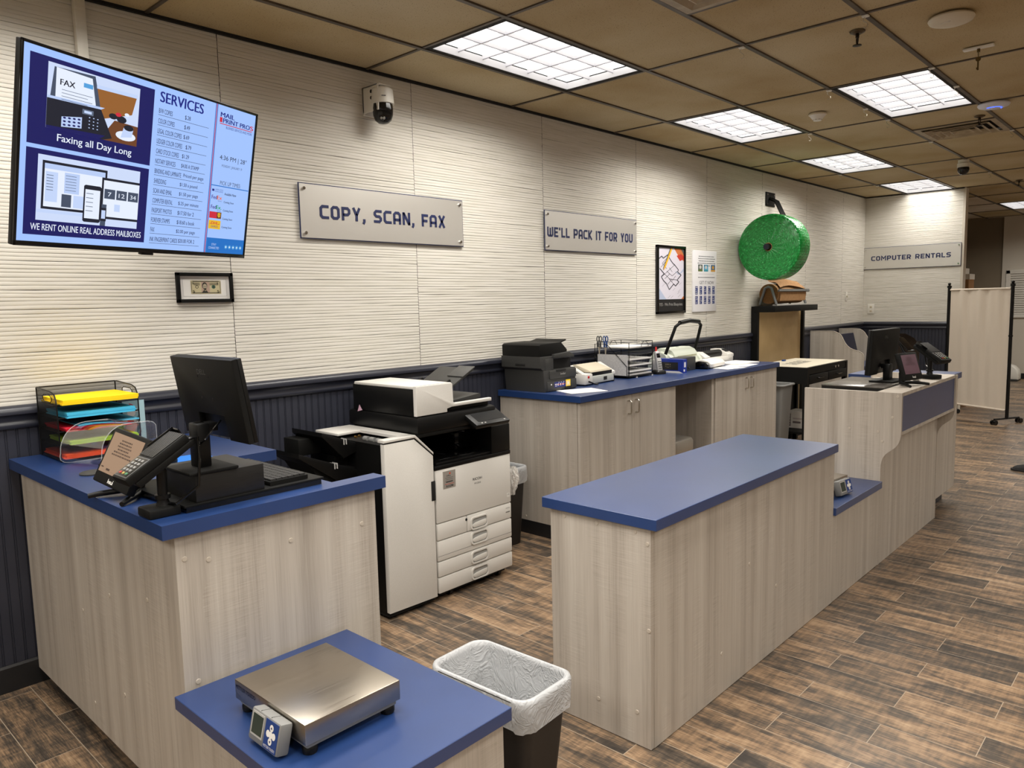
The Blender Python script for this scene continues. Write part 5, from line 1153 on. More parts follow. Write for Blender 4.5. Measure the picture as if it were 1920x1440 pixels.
obj('side_handle', G().box(PX0 - .0285, PX0 - .020, PY0 + .14, PY0 + .23, 1.160, 1.178, .003), DARK, t, world=True)
g = G().box(PX1 - .13, PX1 - .06, PY0 - .009, PY0 - .004, Z0 + .006, 1.010); g.box(PX0 + .12, PX1 - .12, PY0 - .0095, PY0 - .004, 1.118, 1.130); obj('grip_recess', g, DARK, t, world=True)
g = G(); Mp = plane((PX0 + .10, PY0 - .0072, 1.012), (1, 0, 0), (0, 0, 1)); rectp(g, Mp, 0, 0, .165, .036, 0); rectp(g, Mp, .122, -.006, .172, .044, 1, .0004); rectp(g, Mp, .130, .004, .163, .034, 2, .0008); rectp(g, Mp, .134, .008, .159, .030, 1, .0011); rectp(g, Mp, .138, .012, .155, .026, 2, .0014)
rectp(g, Mp, .008, .008, .026, .012, 2, .0004); rectp(g, Mp, .006, .018, .028, .024, 2, .0004)
for k in range(3): polyp(g, Mp, [(.040 + k * .026 + x, .018 + y) for x, y in circ(0, 0, .008, 10)], 2, .0004); rectp(g, Mp, .036 + k * .026, .016, .060 + k * .026, .020, 3, .0006); rectp(g, Mp, .044 + k * .026, .030, .052 + k * .026, .034, 2, .0004)
obj('ink_sticker', g, [mat('sticker_navy', (32, 44, 122), .4), mat('sticker_yellow', (250, 214, 40), .4), PAPER, RED], t, world=True, smooth=0)
g = G(); text(g, 'brother', plane((PX0 + .165, PY0 - .0088, 1.094), (1, 0, 0), (0, 0, 1)), .055, .015, bold=.02); g.box(PX0 + .065, PX0 + .075, PY0 - .0066, PY0 - .006, 1.030, 1.040); obj('lettering', g, PAPER, t, world=True, smooth=0)
# thermal binder / folding machine with beige lid
t = thing('laminating_machine', 'white machine with beige lid and black sides beside the dark printer', 'laminator', (4.43, 3.36, Z0), R_(4))
for s_ in (-1, 1):
    obj('side_cover', G().prism([(-.105, .0), (.105, .0), (.105, .085), (.02, .125), (-.105, .055)], 'x', s_ * .205, s_ * .185, bev=.006), BLACK, t)
    obj('side_trim', G().prism([(-.11, .055), (-.11, .075), (.02, .142), (.108, .100), (.108, .085), (.02, .124)], 'x', s_ * .21, s_ * .165, bev=.005), COPW, t)
obj('body', G().box(-.185, .185, -.112, .100, .008, .062, .006), mat('pale_grey_plastic', (186, 188, 182), .45), t); obj('front_left_pod', G().box(-.215, -.115, -.120, -.02, .008, .085, .010), COPW, t)
obj('slot', G().box(-.12, .17, -.105, .05, .062, .088, .003), BLACK, t)
obj('lid', G().prism([(-.100, .088), (-.095, .100), (.03, .142), (.06, .138), (.06, .12), (-.05, .085)], 'x', -.115, .165, bev=.004), CREAM_PL, t)
obj('switch', G().box(-.185, -.160, -.1215, -.115, .052, .070, .002), RED, t); g = G().tube([(-.172, -.120, .030), (-.172, -.150, .022), (-.150, -.160, .012), (-.10, -.150, .0075)], .006, 8); obj('power_cord', g, BLACK, t)
g = G().box(.04, .085, -.1135, -.110, .022, .048); obj('vent_window', g, DARK, t)
# wire desktop rack with papers
t = thing('wire_desk_rack', 'black wire desktop rack of paper trays with a diagonal file holder', 'tray rack', (5.0, 3.42, Z0))
WR0, WR1, WY0, WY1 = 4.82, 5.15, 3.26, 3.56; g = G()
for x in (WR0, WR1):
    for y in (WY0, WY1): g.tube([(x, y, Z0 + .012), (x, y, 1.262)], .0028, 6)
for z in (1.03, 1.075, 1.12, 1.165, 1.215): 
    for y in (WY0, WY1): g.tube([(WR0, y, z), (WR1, y, z)], .0022, 6)
    for x in (WR0, WR1): g.tube([(x, WY0, z), (x, WY1, z)], .0022, 6)
for y in (WY0, WY1):
    g.tube([(WR0, y, 1.262), (4.975, y, 1.262)], .0025, 6); g.tube([(4.99, y, 1.262), (WR1, y, 1.262)], .0025, 6)
    g.tube([(5.04 + .05 * math.cos(a), y, 1.222 + .04 * math.sin(a)) for a in [k * PI / 10 for k in range(11)]], .002, 6)
for x in (WR0, WR1): g.tube([(x, WY0, 1.262), (x, WY1, 1.262)], .0025, 6)
obj('wire_frame', g, BLACK_GL, t, world=True)
g = G().tube([(WR0 - .03, WY1, Z0 + .015), (WR0 - .03, WY1, 1.25), (WR0 - .03, 3.47, 1.25), (WR0 - .03, 3.43, 1.235), (WR0 - .03, WY0, 1.08), (WR0 - .03, WY0, Z0 + .015), (WR0, WY0, Z0 + .015)], .0028, 6); obj('file_holder', g, BLACK_GL, t, world=True)
obj('base_tray', G().box(WR0 - .01, WR1, WY0 - .01, WY1, Z0 + .008, Z0 + .020, .003), BLACK, t, world=True)
for x in (WR0 + .1, WR1 - .01): obj('foot', G().cyl((x, WY0, Z0), (x, WY0, Z0 + .009), .010, seg=12), WHITE_PL, t, world=True)
lbs = ['white paper in the lowest tray of the wire rack', 'white paper in the second lowest tray of the wire rack', 'white paper in the middle tray of the wire rack', 'white paper in the second highest tray of the wire rack', 'white paper in the top tray of the wire rack']
for k, z in enumerate((1.008, 1.033, 1.078, 1.123, 1.218)): tag(obj('paper_stack', G().box(WR0 + .008, WR1 - .008, WY0 + .004, WY1 - .01, z, z + .010), PAPER, smooth=0), lbs[k], 'paper', 'papers in the wire rack')
tag(obj('paper_file', G().box(WR0 - .022, WR0 - .010, WY0 + .004, WY1 - .02, Z0 + .022, 1.168), noisy('printed_sheet', (206, 204, 202), (176, 174, 174), 60.0, .7, stretch=(1, 1, 7)), smooth=0), 'printed sheets standing in the diagonal holder of the wire rack', 'paper')
def scissors(lb, x, y, z, col, rz):
    t = thing('scissors', lb, 'scissors', (x, y, z), rz, 'scissors in the wire rack')
    for s_ in (-1, 1): obj('handle', G().tube([(s_ * (.004 + .012 * (1 - math.cos(a))), 0, .05 + .028 * (a / PI) + .012 * math.sin(a) * 0 + .0) if False else (s_ * (.010 + .009 * math.cos(a)), 0, .055 + .022 * math.sin(a)) for a in [k * PI / 8 for k in range(16)]], .0042, 7, closed=True), col, t); obj('grip', G().box(s_ * .001, s_ * .016, -.004, .004, -.01, .036, .003), col, t)
    for s_ in (-1, 1): obj('blade', G().prism([(s_ * .001, -.10), (s_ * .008, -.01), (-s_ * .002, -.01)], 'y', -.001, .001), CHROME, t)
scissors('scissors with dark grey handles hooked in the wire rack', 4.815, 3.535, 1.232, CHAR_L, -1.0); scissors('scissors with blue handles hooked in the wire rack', 4.815, 3.475, 1.232, BLUEP, -1.0)
t = thing('cordless_phone', 'silver and black cordless phone standing in its cradle', 'phone', (5.255, 3.27, Z0), -.35)
obj('cradle', G().loft([[(x, y, z) for x, y in rrect(.05 * s_, .048 * s_, .02)] for z, s_ in ((0, 1), (.02, 1), (.032, .8))]), BLACK, t)
M = Matrix.Translation((0, .0, .10)) @ Matrix.Rotation(R_(-14), 4, 'X'); obj('handset', G().box(-.024, .024, -.012, .016, -.085, .085, .008, M=M), mat('silver_plastic_2', (190, 190, 192), .35, .3), t); obj('display', G().box(-.017, .017, -.0135, -.011, .03, .066, .001, M=M), GLASS_D, t)
kb = obj('keypad', G().box(-.019, .019, -.0132, -.011, -.07, .02, .001, M=M), GREY_L, t)
for r in range(4):
    for c in range(3): obj('key', G().box(-.015 + c * .011, -.007 + c * .011, -.0148, -.013, -.062 + r * .018, -.052 + r * .018, .001, M=M), CHAR, kb)
t = thing('marker_pen', 'red capped marker standing behind the cordless phone', 'pen', (5.325, 3.33, Z0), 0); M = Matrix.Rotation(R_(10), 4, 'Y') @ Matrix.Rotation(R_(-8), 4, 'X'); g = G().cyl((0, 0, .16), (0, 0, .215), .009, .0075, 14).xf(M); obj('cap', g, RED, t); g = G().cyl((0, 0, .02), (0, 0, .16), .0075).xf(M); obj('barrel', g, PAPER, t)
t = thing('pen_cup', 'small white holder behind the blue and black box', 'pen holder', (5.335, 3.335, Z0)); obj('cup', G().lathe([(0, 0), (.035, 0), (.037, .11), (.034, .11), (.032, .006), (0, .006)], seg=24), PAPER, t)
# printed box and grey card machine
t = thing('product_box', 'blue and white box with a black panel on the back counter', 'box', (5.42, 3.25, Z0))
obj('carton', G().box(5.392, 5.452, 3.125, 3.385, Z0, 1.098, .001, seg=1), mat('box_royal', (30, 54, 150), .35), t, world=True, smooth=0)
g = G(); Mp = plane((5.3915, 3.385, Z0), (0, -1, 0), (0, 0, 1)); rectp(g, Mp, 0, .022, .215, .086, 0); rectp(g, Mp, 0, 0, .225, .014, 1); polyp(g, Mp, [(.225, 0), (.26, 0), (.225, .014)], 1); polyp(g, Mp, [(0, .112), (.06, .090), (0, .090)], 1)
for k, a in enumerate((.098, .110, .122, .138)): rectp(g, Mp, a, .062, a + .007, .072, 2, .0004); rectp(g, Mp, a, .048 - .006 * (k in (1, 2)), a + .007, .053 - .006 * (k in (1, 2)), 2, .0004)
Mp = plane((5.392, 3.1245, Z0), (1, 0, 0), (0, 0, 1)); rectp(g, Mp, .018, .046, .044, .088, 1); rectp(g, Mp, .010, .012, .030, .030, 1)
obj('print', g, [mat('box_black', (34, 33, 33), .4), PAPER, mat('box_gold', (140, 128, 96), .4)], t, world=True, smooth=0)
t = thing('card_machine', 'small dark grey box with a screen beside the blue box', 'card printer', (5.60, 3.26, Z0)); obj('body', G().box(5.470, 5.725, 3.195, 3.305, Z0, 1.100, .006), CHAR, t, world=True); obj('screen', G().box(5.500, 5.585, 3.193, 3.1955, 1.04, 1.088), mat('dim_blue_screen', (30, 44, 74), .3), t, world=True, smooth=0); obj('button', G().cyl((5.60, 3.195, 1.012), (5.60, 3.188, 1.012), .008, seg=14), BLACK_GL, t, world=True)
# binding machine with big black handle
t = thing('binding_machine', 'pale green-white binding machine with a tall black U-shaped handle', 'binding machine', (5.85, 3.45, Z0))
PG = mat('pale_green_plastic', (206, 212, 198), .45)
obj('base', G().box(5.60, 6.06, 3.33, 3.58, Z0, 1.055, .012), PG, t, world=True)
hp = [(3.335, 1.05), (3.345, 1.11), (3.37, 1.145), (3.42, 1.165), (3.50, 1.165), (3.56, 1.13), (3.58, 1.05)]
obj('hood', G().prism(hp, 'x', 5.635, 6.02, bev=.006), PG, t, world=True)
for x0_, x1_ in ((5.575, 5.635), (6.02, 6.07)): obj('end_cheek', G().prism([(3.32, Z0 + .01), (3.32, 1.06), (3.36, 1.11), (3.46, 1.14), (3.55, 1.10), (3.58, 1.02), (3.58, Z0 + .01)], 'x', x0_, x1_, bev=.012), PG, t, world=True)
for x in (5.565, 6.078): obj('pivot', G().cyl((x - .02, 3.41, 1.09), (x + .02, 3.41, 1.09), .034, seg=20), PG if x < 5.8 else CHAR, t, world=True)
hx0, hx1 = 5.575, 6.07; hd_ = lambda x, s_: (x, 3.41 - .10 * s_, 1.09 + .30 * s_)
g = G().tube([hd_(hx0, .05), hd_(hx0 + .02, .55), hd_(hx0 + .035, .88), hd_(hx0 + .10, .99), ((hx0 + hx1) / 2, 3.307, 1.398), hd_(hx1 - .10, .99), hd_(hx1 - .03, .88), hd_(hx1 - .015, .55), hd_(hx1, .05)], .0135, 12); obj('handle', g, BLACK_M, t, world=True)
g = G().tube([hd_(hx0 + .085, .985), ((hx0 + hx1) / 2, 3.306, 1.399), hd_(hx1 - .085, .985)], .0185, 12); obj('handle_grip', g, BLACK, t, world=True)
g = G(); 
for k in range(17): g.box(5.68 + k * .019, 5.690 + k * .019, 3.34, 3.345, 1.085, 1.10)
obj('punch_slots', g, mat('slot_olive', (150, 148, 110), .5), t, world=True); g = G().box(5.86, 5.885, 3.45, 3.47, 1.164, 1.167); obj('badge', g, CHAR, t, world=True)
# two laminators / trimmers and sheets
t = thing('small_laminator', 'white roll laminator with black end on the counter beside the grey card machine', 'laminator', (5.93, 3.22, Z0), R_(6))
obj('body', G().prism([(-.10, .012), (.07, .008), (.07, .045), (.05, .068), (-.02, .080), (-.08, .066), (-.105, .04)], 'x', -.12, .20, bev=.008), COPW, t); obj('black_end', G().prism([(-.09, .010), (.05, .010), (.05, .05), (-.01, .068), (-.075, .058), (-.095, .035)], 'x', -.165, -.118, bev=.010), BLACK_GL, t); obj('underside', G().box(-.14, .19, -.08, .06, 0, .014, .003), BLACK, t)
t = thing('pouch_laminator', 'white laminator with a black top roller near the right end of the back counter', 'laminator', (6.39, 3.42, Z0), R_(0))
obj('base', G().box(-.27, .27, -.10, .10, .0, .055, .008), COPW, t); obj('left_cheek', G().prism([(-.10, .05), (-.10, .07), (-.02, .115), (.09, .115), (.09, .05)], 'x', -.27, -.17, bev=.006), COPW, t); obj('right_cheek', G().prism([(-.10, .05), (-.10, .075), (-.0, .120), (.09, .120), (.09, .05)], 'x', .17, .28, bev=.006), COPW, t)
g = G().cyl((-.17, .0, .082), (.17, .0, .082), .036, seg=20); g.box(-.17, .17, -.02, .08, .05, .10, .004); obj('roller_cover', g, BLACK, t); obj('control_window', G().prism([(-.06, .096), (-.015, .118), (-.015, .122), (-.06, .100)], 'x', .195, .255), DARK, t); g = G(); text(g, 'PROFESSIONAL', plane((.18, -.1008, .030), (1, 0, 0), (0, 0, 1)), .07, .008); obj('marking', g, GREY, t, smooth=0)
def sheet(lb, loc, rz, w_=.216, h_=.28, n=1, m_=PAPER): o_ = obj('paper_sheet', G().box(-w_ / 2, w_ / 2, -h_ / 2, h_ / 2, 0, .0012 * n), m_, smooth=0); o_.location = loc; o_.rotation_euler = (0, 0, rz); return tag(o_, lb, 'paper')
sheet('white printed sheet at the front of the worktop before the dark printer', (3.99, 3.08, Z0 + .0005), R_(68), n=2)
sheet('white sheet on the worktop in front of the small white laminator', (6.0, 3.04, Z0 + .0005), R_(80), .20, .26)
sheet('stack of white sheets at the right end of the back worktop', (6.45, 3.18, Z0 + .0005), R_(86), .25, .36, 10); sheet('white sheet under the paper stack at the back counter end', (6.30, 3.06, Z0 + .0005), R_(95), .20, .28)

# ------------------------------------------------------------------ roll of green bubble wrap on its bracket
t = thing('bubble_wrap_roll', 'huge green bubble wrap roll hanging on a wall bracket', 'bubble wrap', (7.35, 3.30, 2.085))
rr_ = .322; rs = random.Random(2); g = G(); rings = []
for (x, s_) in ((0.0, .10), (0.0, .40), (0.0, .80), (.002, .95), (.012, .99), (.03, 1.0), (.13, 1.005), (.22, 1.0), (.245, .985), (.25, .95), (.25, .10)):
    rings.append([(x + (.004 * math.sin(17 * a + s_ * 40) if s_ < .97 and x < .1 else 0), math.cos(a) * rr_ * s_ * (1 + .008 * math.sin(3 * a + 1) + .004 * math.sin(11 * a)), math.sin(a) * rr_ * s_ * (1 + .008 * math.sin(3 * a + 1) + .004 * math.sin(11 * a))) for a in [2 * PI * k / 72 for k in range(72)]])
g.loft(rings[::-1], cap0=False, cap1=False); obj('roll', g, GREEN, t, smooth=50)
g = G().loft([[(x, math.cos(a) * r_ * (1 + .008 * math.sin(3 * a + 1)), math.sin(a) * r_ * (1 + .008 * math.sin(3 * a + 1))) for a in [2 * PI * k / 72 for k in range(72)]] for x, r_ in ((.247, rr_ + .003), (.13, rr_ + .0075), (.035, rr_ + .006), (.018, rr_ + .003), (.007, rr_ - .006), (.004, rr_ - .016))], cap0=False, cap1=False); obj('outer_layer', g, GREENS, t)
obj('cardboard_core', G().lathe([(.036, -.004), (.042, -.004), (.042, .25), (.036, .25), (.036, -.004)], ax='x', seg=28), CARD, t)
t = thing('roll_bracket', 'black steel wall bracket carrying the green bubble wrap roll', 'bracket', (8.13, YW, 2.65))
g = G().box(8.02, 8.25, YW - .012, YW - .001, 2.575, 2.725, .003); pl = obj('wall_plate', g, BLACK_M, t, world=True)
for x in (8.05, 8.22):
    for z in (2.60, 2.70): obj('bolt', G().cyl((x, YW - .012, z), (x, YW - .017, z), .010, seg=6), CHROME, pl, world=True)
g = G(); 
for x in (8.10, 8.16): g.tube([(x, YW - .01, 2.66), (x, 3.56, 2.62), (x - .01, 3.34, 2.18), (x - .02, 3.30, 2.085)], .016, 4)
obj('arm', g, BLACK_M, t, world=True); g = G().tube([(7.30, 3.30, 2.085), (8.16, 3.30, 2.085)], .030, 14); obj('rod', g, mat('dark_navy_steel', (30, 32, 46), .4, .4), t, world=True)

# ------------------------------------------------------------------ shelving end with kraft paper roll
t = thing('display_shelving', 'black shelving unit with a tan pegboard back and one top shelf', 'shelving', (8.3, 3.5, 0))
for x in (7.70, 8.93): obj('upright', G().box(x, x + .045, 3.565, 3.635, 0, 1.488), BLACK_M, t, world=True, smooth=0)
obj('back_panel', G().box(7.745, 8.93, 3.598, 3.612, .12, 1.45), TAN, t, world=True, smooth=0); obj('base_shelf', G().box(7.70, 8.975, 3.40, 3.60, .0, .16), BLACK_M, t, world=True, smooth=0)
obj('top_shelf', G().box(7.692, 8.86, 3.370, 3.60, 1.425, 1.490, .003), BLACK_M, t, world=True)
t = thing('kraft_paper_roll', 'brown kraft paper roll in a grey cutter stand on the black shelf', 'paper roll', (8.12, 3.46, 1.490)); kz = 1.490 + .128
g = G().cyl((7.76, 3.47, kz), (8.50, 3.47, kz), .105, seg=40); obj('roll', g, KRAFT, t, world=True); g = G().lathe([(.02, 7.758), (.104, 7.758), (.104, 7.762)], (0, 3.47, kz), 'x', 40); obj('roll_end', g, KRAFT_D, t, world=True)
for x in (7.745, 8.52): g = G().tube([(x, 3.378, 1.506), (x, 3.435, kz + .06), (x, 3.47, kz + .075), (x, 3.505, kz + .06), (x, 3.562, 1.506)], .014, 6); obj('stand', g, mat('grey_steel', (120, 122, 122), .4, .5), t, world=True)
g = G().tube([(7.73, 3.352, kz + .03), (8.54, 3.352, kz + .03)], .011, 8); g.box(7.73, 8.54, 3.347, 3.353, kz + .02, kz + .05); obj('cutter_bar', g, MATS['grey_steel'], t, world=True); g = G().box(7.745, 8.52, 3.372, 3.42, 1.491, 1.506, .002); obj('stand_rail', g, GREY_L, t, world=True)
obj('loose_end', G().sheet(lambda u, v: (7.80 + .66 * u + .05 * v, 3.365 + .18 * v + .012 * math.sin(5 * u), kz + .065 + .075 * v + .022 * math.sin(4 * u + 6 * v) + .035 * (1 - u) * v), 14, 6), KRAFT, t, world=True); obj('front_flap', G().sheet(lambda u, v: (7.79 + .68 * u, 3.362 - .004 * math.sin(PI * v), kz + .04 - .115 * v), 8, 4), KRAFT, t, world=True)

# ------------------------------------------------------------------ black tool cabinet with pale top, cubicle desks
t = thing('packing_table', 'black steel packing table with pale top and two drawers', 'table', (7.72, 3.1, 0)); TX0, TX1, TY0, TY1, TZ_ = 7.192, 8.275, 2.820, 3.385, .900
obj('top', G().box(TX0, TX1, TY0, TY1, TZ_ - .012, TZ_, .002), BLACK_M, t, world=True); obj('cutting_mat', G().box(TX0 + .015, TX1 - .02, TY0 + .015, TY1 - .01, TZ_, TZ_ + .004), mat('ivory_mat', (216, 208, 188), .5), t, world=True, smooth=0)
g = G(); Mp = plane((TX0 + .25, 3.03, TZ_ + .0046), (1, .06, 0), (-.06, 1, 0))
for k in range(9): rectp(g, Mp, k * .055, .0, k * .055 + .03, .05 + .02 * (k % 3)); rectp(g, Mp, k * .055 + .02, .10, k * .055 + .05, .16 - .02 * (k % 2))
rectp(g, Mp, .0, .07, .5, .08); obj('mat_markings', g, mat('mat_grey', (120, 116, 108), .6), t, world=True, smooth=0)
obj('side_apron', G().box(TX0 + .002, TX0 + .02, TY0 + .02, TY1, .74, .888), BLACK_M, t, world=True, smooth=0); obj('front_rail', G().box(TX0 + .04, TX1 - .04, TY0 + .006, TY0 + .024, .83, .888), BLACK_M, t, world=True, smooth=0)
for a, b in ((TX0 + .045, 7.715), (7.735, TX1 - .045)):
    d = obj('drawer', G().box(a, b, TY0 - .004, TY0 + .35, .735, .822, .002), BLACK_M, t, world=True); g = G().tube([((a + b) / 2 - .05, TY0 - .004, .785), ((a + b) / 2 - .05, TY0 - .026, .785), ((a + b) / 2 + .05, TY0 - .026, .785), ((a + b) / 2 + .05, TY0 - .004, .785)], .006, 8); obj('handle', g, BLACK_GL, d, world=True)
for x in (7.92, 8.0): obj('lock', G().cyl((x, TY0 + .006, .86), (x, TY0 - .004, .86), .012, seg=14), CHROME, t, world=True)
for x in (TX0, TX1 - .045):
    for y in (TY0, TY1 - .045): obj('leg', G().box(x, x + .045, y, y + .045, 0, TZ_ - .012), BLACK_M, t, world=True, smooth=0)
obj('lower_shelf', G().box(TX0 + .02, TX1 - .02, TY0 + .02, TY1 - .02, .245, .265), BLACK_M, t, world=True, smooth=0); obj('rear_sheet', G().box(TX0 + .04, TX1 - .04, TY1 - .02, TY1 - .012, .265, .735), BLACK_M, t, world=True, smooth=0)
t = thing('paper_carton', 'white carton of copy paper on the lower shelf of the packing table', 'box', (7.50, 3.05, .265)); obj('carton', G().box(7.42, 7.66, 2.93, 3.12, .265, .43, .002), mat('white_carton', (216, 210, 200), .6), t, world=True, smooth=0)
g = G(); Mp = plane((7.4195, 3.12, .265), (0, -1, 0), (0, 0, 1)); rectp(g, Mp, .02, .02, .05, .145); rectp(g, Mp, .07, .09, .17, .105, 1); rectp(g, Mp, .07, .05, .15, .07); 
for k in range(4): rectp(g, Mp, .026, .03 + k * .027, .044, .044 + k * .027, 1, .0004)
Mp = plane((7.42, 2.9295, .265), (1, 0, 0), (0, 0, 1)); rectp(g, Mp, .06, .09, .20, .11); rectp(g, Mp, .03, .05, .12, .06); obj('print', g, [mat('carton_ink', (120, 108, 104), .6), mat('carton_red', (190, 176, 172), .6)], t, world=True, smooth=0)
tag(obj('tape_dispenser', G().box(7.78, 7.83, 3.30, 3.33, TZ_ + .004, TZ_ + .02, .004), BLUEP), 'tiny blue clip at the back of the pale packing table top', 'clip')
t = thing('cubicle_desk', 'grey wood computer carrel with curved side dividers against the wall', 'desk', (9.75, 3.3, 0))
D1 = [(3.618, 0), (3.618, 1.157), (3.36, 1.157), (3.335, 1.155), (3.312, 1.150), (3.288, 1.139), (3.266, 1.125), (3.248, 1.106), (3.234, 1.082), (3.222, 1.055), (3.208, 1.030), (3.192, 1.004), (3.172, .982), (3.146, .961), (3.110, .944), (3.070, .931), (3.040, .922), (3.018, .912), (3.000, .898), (2.989, .880), (2.984, .855), (2.984, 0)]
D2 = [(3.618, 0), (3.618, 1.148), (3.40, 1.148), (3.375, 1.147), (3.352, 1.143), (3.325, 1.129), (3.300, 1.107), (3.280, 1.078), (3.263, 1.050), (3.248, 1.022), (3.230, .998), (3.208, .975), (3.190, .958), (3.190, 0)]
for x, pl_ in ((9.29, D1), (10.26, D2)):
    dv = obj('divider', G().prism(pl_, 'x', x, x + .022), LAM, t, world=True, smooth=30)
    obj('edge_banding', G().tube([(x + .001, a, b + .0005) for a, b in pl_[1:-1]], .004, 6), CAP, dv, world=True)
obj('desk_top', G().box(9.312, 10.26, 3.02, 3.618, .70, .735), BLUE, t, world=True, smooth=0)
tt = thing('carrel_screen', 'dark blue slanted panel between the curved carrel dividers', 'panel', (9.80, 3.35, .735))
obj('panel', G().prism([(-.47, .0), (.45, .0), (.18, .375), (-.47, .375)], 'y', -.01, .01), mat('deep_blue_panel', (38, 42, 66), .45), tt, smooth=0)

# ------------------------------------------------------------------ long island counter, step shelf, second station
t = thing('counter_base', 'grey wood base of the long blue-topped island counter', 'counter', (3.0, 1.6, 0))
obj('end_panel', G().box(2.145, 2.165, 1.367, 1.812, 0.003, .805), LAM, t, world=True, smooth=0)
obj('front_panel', G().box(2.165, 3.852, 1.365, 1.385, 0.003, .805), LAM, t, world=True, smooth=0)
obj('far_panel', G().box(3.832, 3.852, 1.386, 1.812, 0.003, .805), LAM, t, world=True, smooth=0); obj('shelf', G().box(2.165, 3.832, 1.386, 1.80, .40, .42), LAM, t, world=True, smooth=0)
caps(t, [(2.145, y, z) for y, z in ((1.745, .785), (1.595, .785), (1.43, .785), (1.595, .115), (1.425, .125), (1.375, .44), (1.38, .75))], 'x')
caps(t, [(x, 1.365, z) for x, z in ((2.90, .475), (3.17, .30), (2.66, .17))], 'y')
tag(obj('worktop', G().box(2.132, 3.822, 1.336, 1.845, .805, .845, .0015, seg=1), BLUE, smooth=0), 'long empty blue worktop of the island counter', 'worktop')
t = thing('counter_base', 'low grey wood base under the step shelf between island and second station', 'counter', (4.2, 1.6, 0))
obj('front_panel', G().box(3.853, 4.588, 1.366, 1.386, .003, .465), LAM, t, world=True, smooth=0); obj('rear_panel', G().box(3.853, 4.588, 1.79, 1.81, 0, .465), LAM, t, world=True, smooth=0); caps(t, [(4.16, 1.366, .435)], 'y')
tag(obj('worktop', G().box(3.855, 4.588, 1.352, 1.815, .465, .505, .0015, seg=1), BLUE, smooth=0), 'low blue step shelf between the island counter and the second station', 'worktop')
# second station: end panels with S-curved front edge under a ledge
def spanel():
    p = [(1.815, 0.0), (1.815, 1.026), (1.262, 1.026), (1.262, .800)]
    a, b, c, d = Vector((1.262, .800)), Vector((1.262, .66)), Vector((1.366, .72)), Vector((1.366, .575))
    for k in range(1, 17): u = k / 16; q_ = a * (1 - u) ** 3 + b * 3 * u * (1 - u) ** 2 + c * 3 * u * u * (1 - u) + d * u ** 3; p.append((q_.x, q_.y))
    return p + [(1.366, 0.0)]
t = thing('service_station', 'tall grey wood service station with overhanging ledge and navy fascia', 'counter', (5.2, 1.6, 0))
for x in (4.590, 5.818): obj('end_panel', G().prism(spanel(), 'x', x, x + .020), LAM, t, world=True, smooth=30)
obj('front_panel', G().box(4.610, 5.818, 1.368, 1.386, 0, .80), LAM, t, world=True, smooth=0)
obj('fascia', G().box(4.610, 5.818, 1.268, 1.284, .800, 1.004), BLUE, t, world=True, smooth=0)
obj('ledge', G().box(4.610, 5.818, 1.264, 1.40, 1.006, 1.026), LAM, t, world=True, smooth=0); obj('ledge_underside', G().box(4.610, 5.818, 1.264, 1.40, .782, .800), LAM, t, world=True, smooth=0)
obj('work_surface', G().box(4.610, 5.818, 1.40, 1.80, .955, .985), LAM, t, world=True, smooth=0)
g = G().box(5.80, 5.842, 1.258, 1.275, .79, 1.026); obj('edge_strip', g, CAP, t, world=True, smooth=0)
caps(t, [(4.590, y, z) for y, z in ((1.72, .83), (1.545, .80), (1.385, .795), (1.31, .885), (1.36, .74), (1.285, 1.005))], 'x'); caps(t, [(5.3, 1.368, .22)], 'y')
obj('front_lower', G().box(5.838, 5.842, 1.368, 1.40, 0, .80), LAM, t, world=True, smooth=0)
t = thing('counter_base', 'grey wood counter base beyond the second station, raised on a black plinth', 'counter', (6.2, 1.7, 0))
obj('front_panel', G().box(5.842, 6.470, 1.392, 1.410, .108, .944), LAM, t, world=True, smooth=0); obj('end_panel', G().box(5.965, 5.985, 1.82, 2.00, .108, .944), LAM, t, world=True, smooth=0); obj('far_panel', G().box(6.452, 6.470, 1.412, 2.0, .108, .944), LAM, t, world=True, smooth=0); obj('rear_panel', G().box(5.99, 6.45, 1.98, 2.0, .108, .944), LAM, t, world=True, smooth=0)
obj('plinth', G().box(5.86, 6.42, 1.46, 1.95, 0, .11), BASEB, t, world=True, smooth=0)
tag(obj('worktop', G().prism([(5.852, 1.372), (6.490, 1.372), (6.490, 2.02), (5.952, 2.02), (5.952, 1.82), (5.852, 1.82)], 'z', .944, .986), BLUE, smooth=0), 'short blue worktop beyond the second station monitor', 'worktop')
t = thing('monitor_riser', 'low black box with its top greyed as by reflection under the monitor of the second station', 'monitor riser', (5.0, 1.6, .986)); obj('body', G().box(4.742, 5.28, 1.406, 1.77, .986, 1.029), BLACK, t, world=True, smooth=0); obj('top_plate', G().box(4.74, 5.282, 1.404, 1.772, 1.029, 1.036, .001), noisy('riser_top_reflection', (84, 80, 76), (96, 92, 87), 20.0, .2), t, world=True)  # bright grazing reflection on the black top painted as grey
monitor('black monitor seen from behind on the second service station', (5.11, 1.495, 1.036), R_(-3), .455, .280, R_(3.5), .190, .020, (.22, .15))
display('black tilted customer display with a dim mauve screen on the second station', (5.00, 1.330, 1.026), R_(-16), mat('dim_mauve_screen', (112, 84, 98), .25), .185, .170, R_(-18), .122, 'dim')
terminal('black card terminal on a pole on the second station', (5.48, 1.335, 1.026), R_(-22), 'dim')
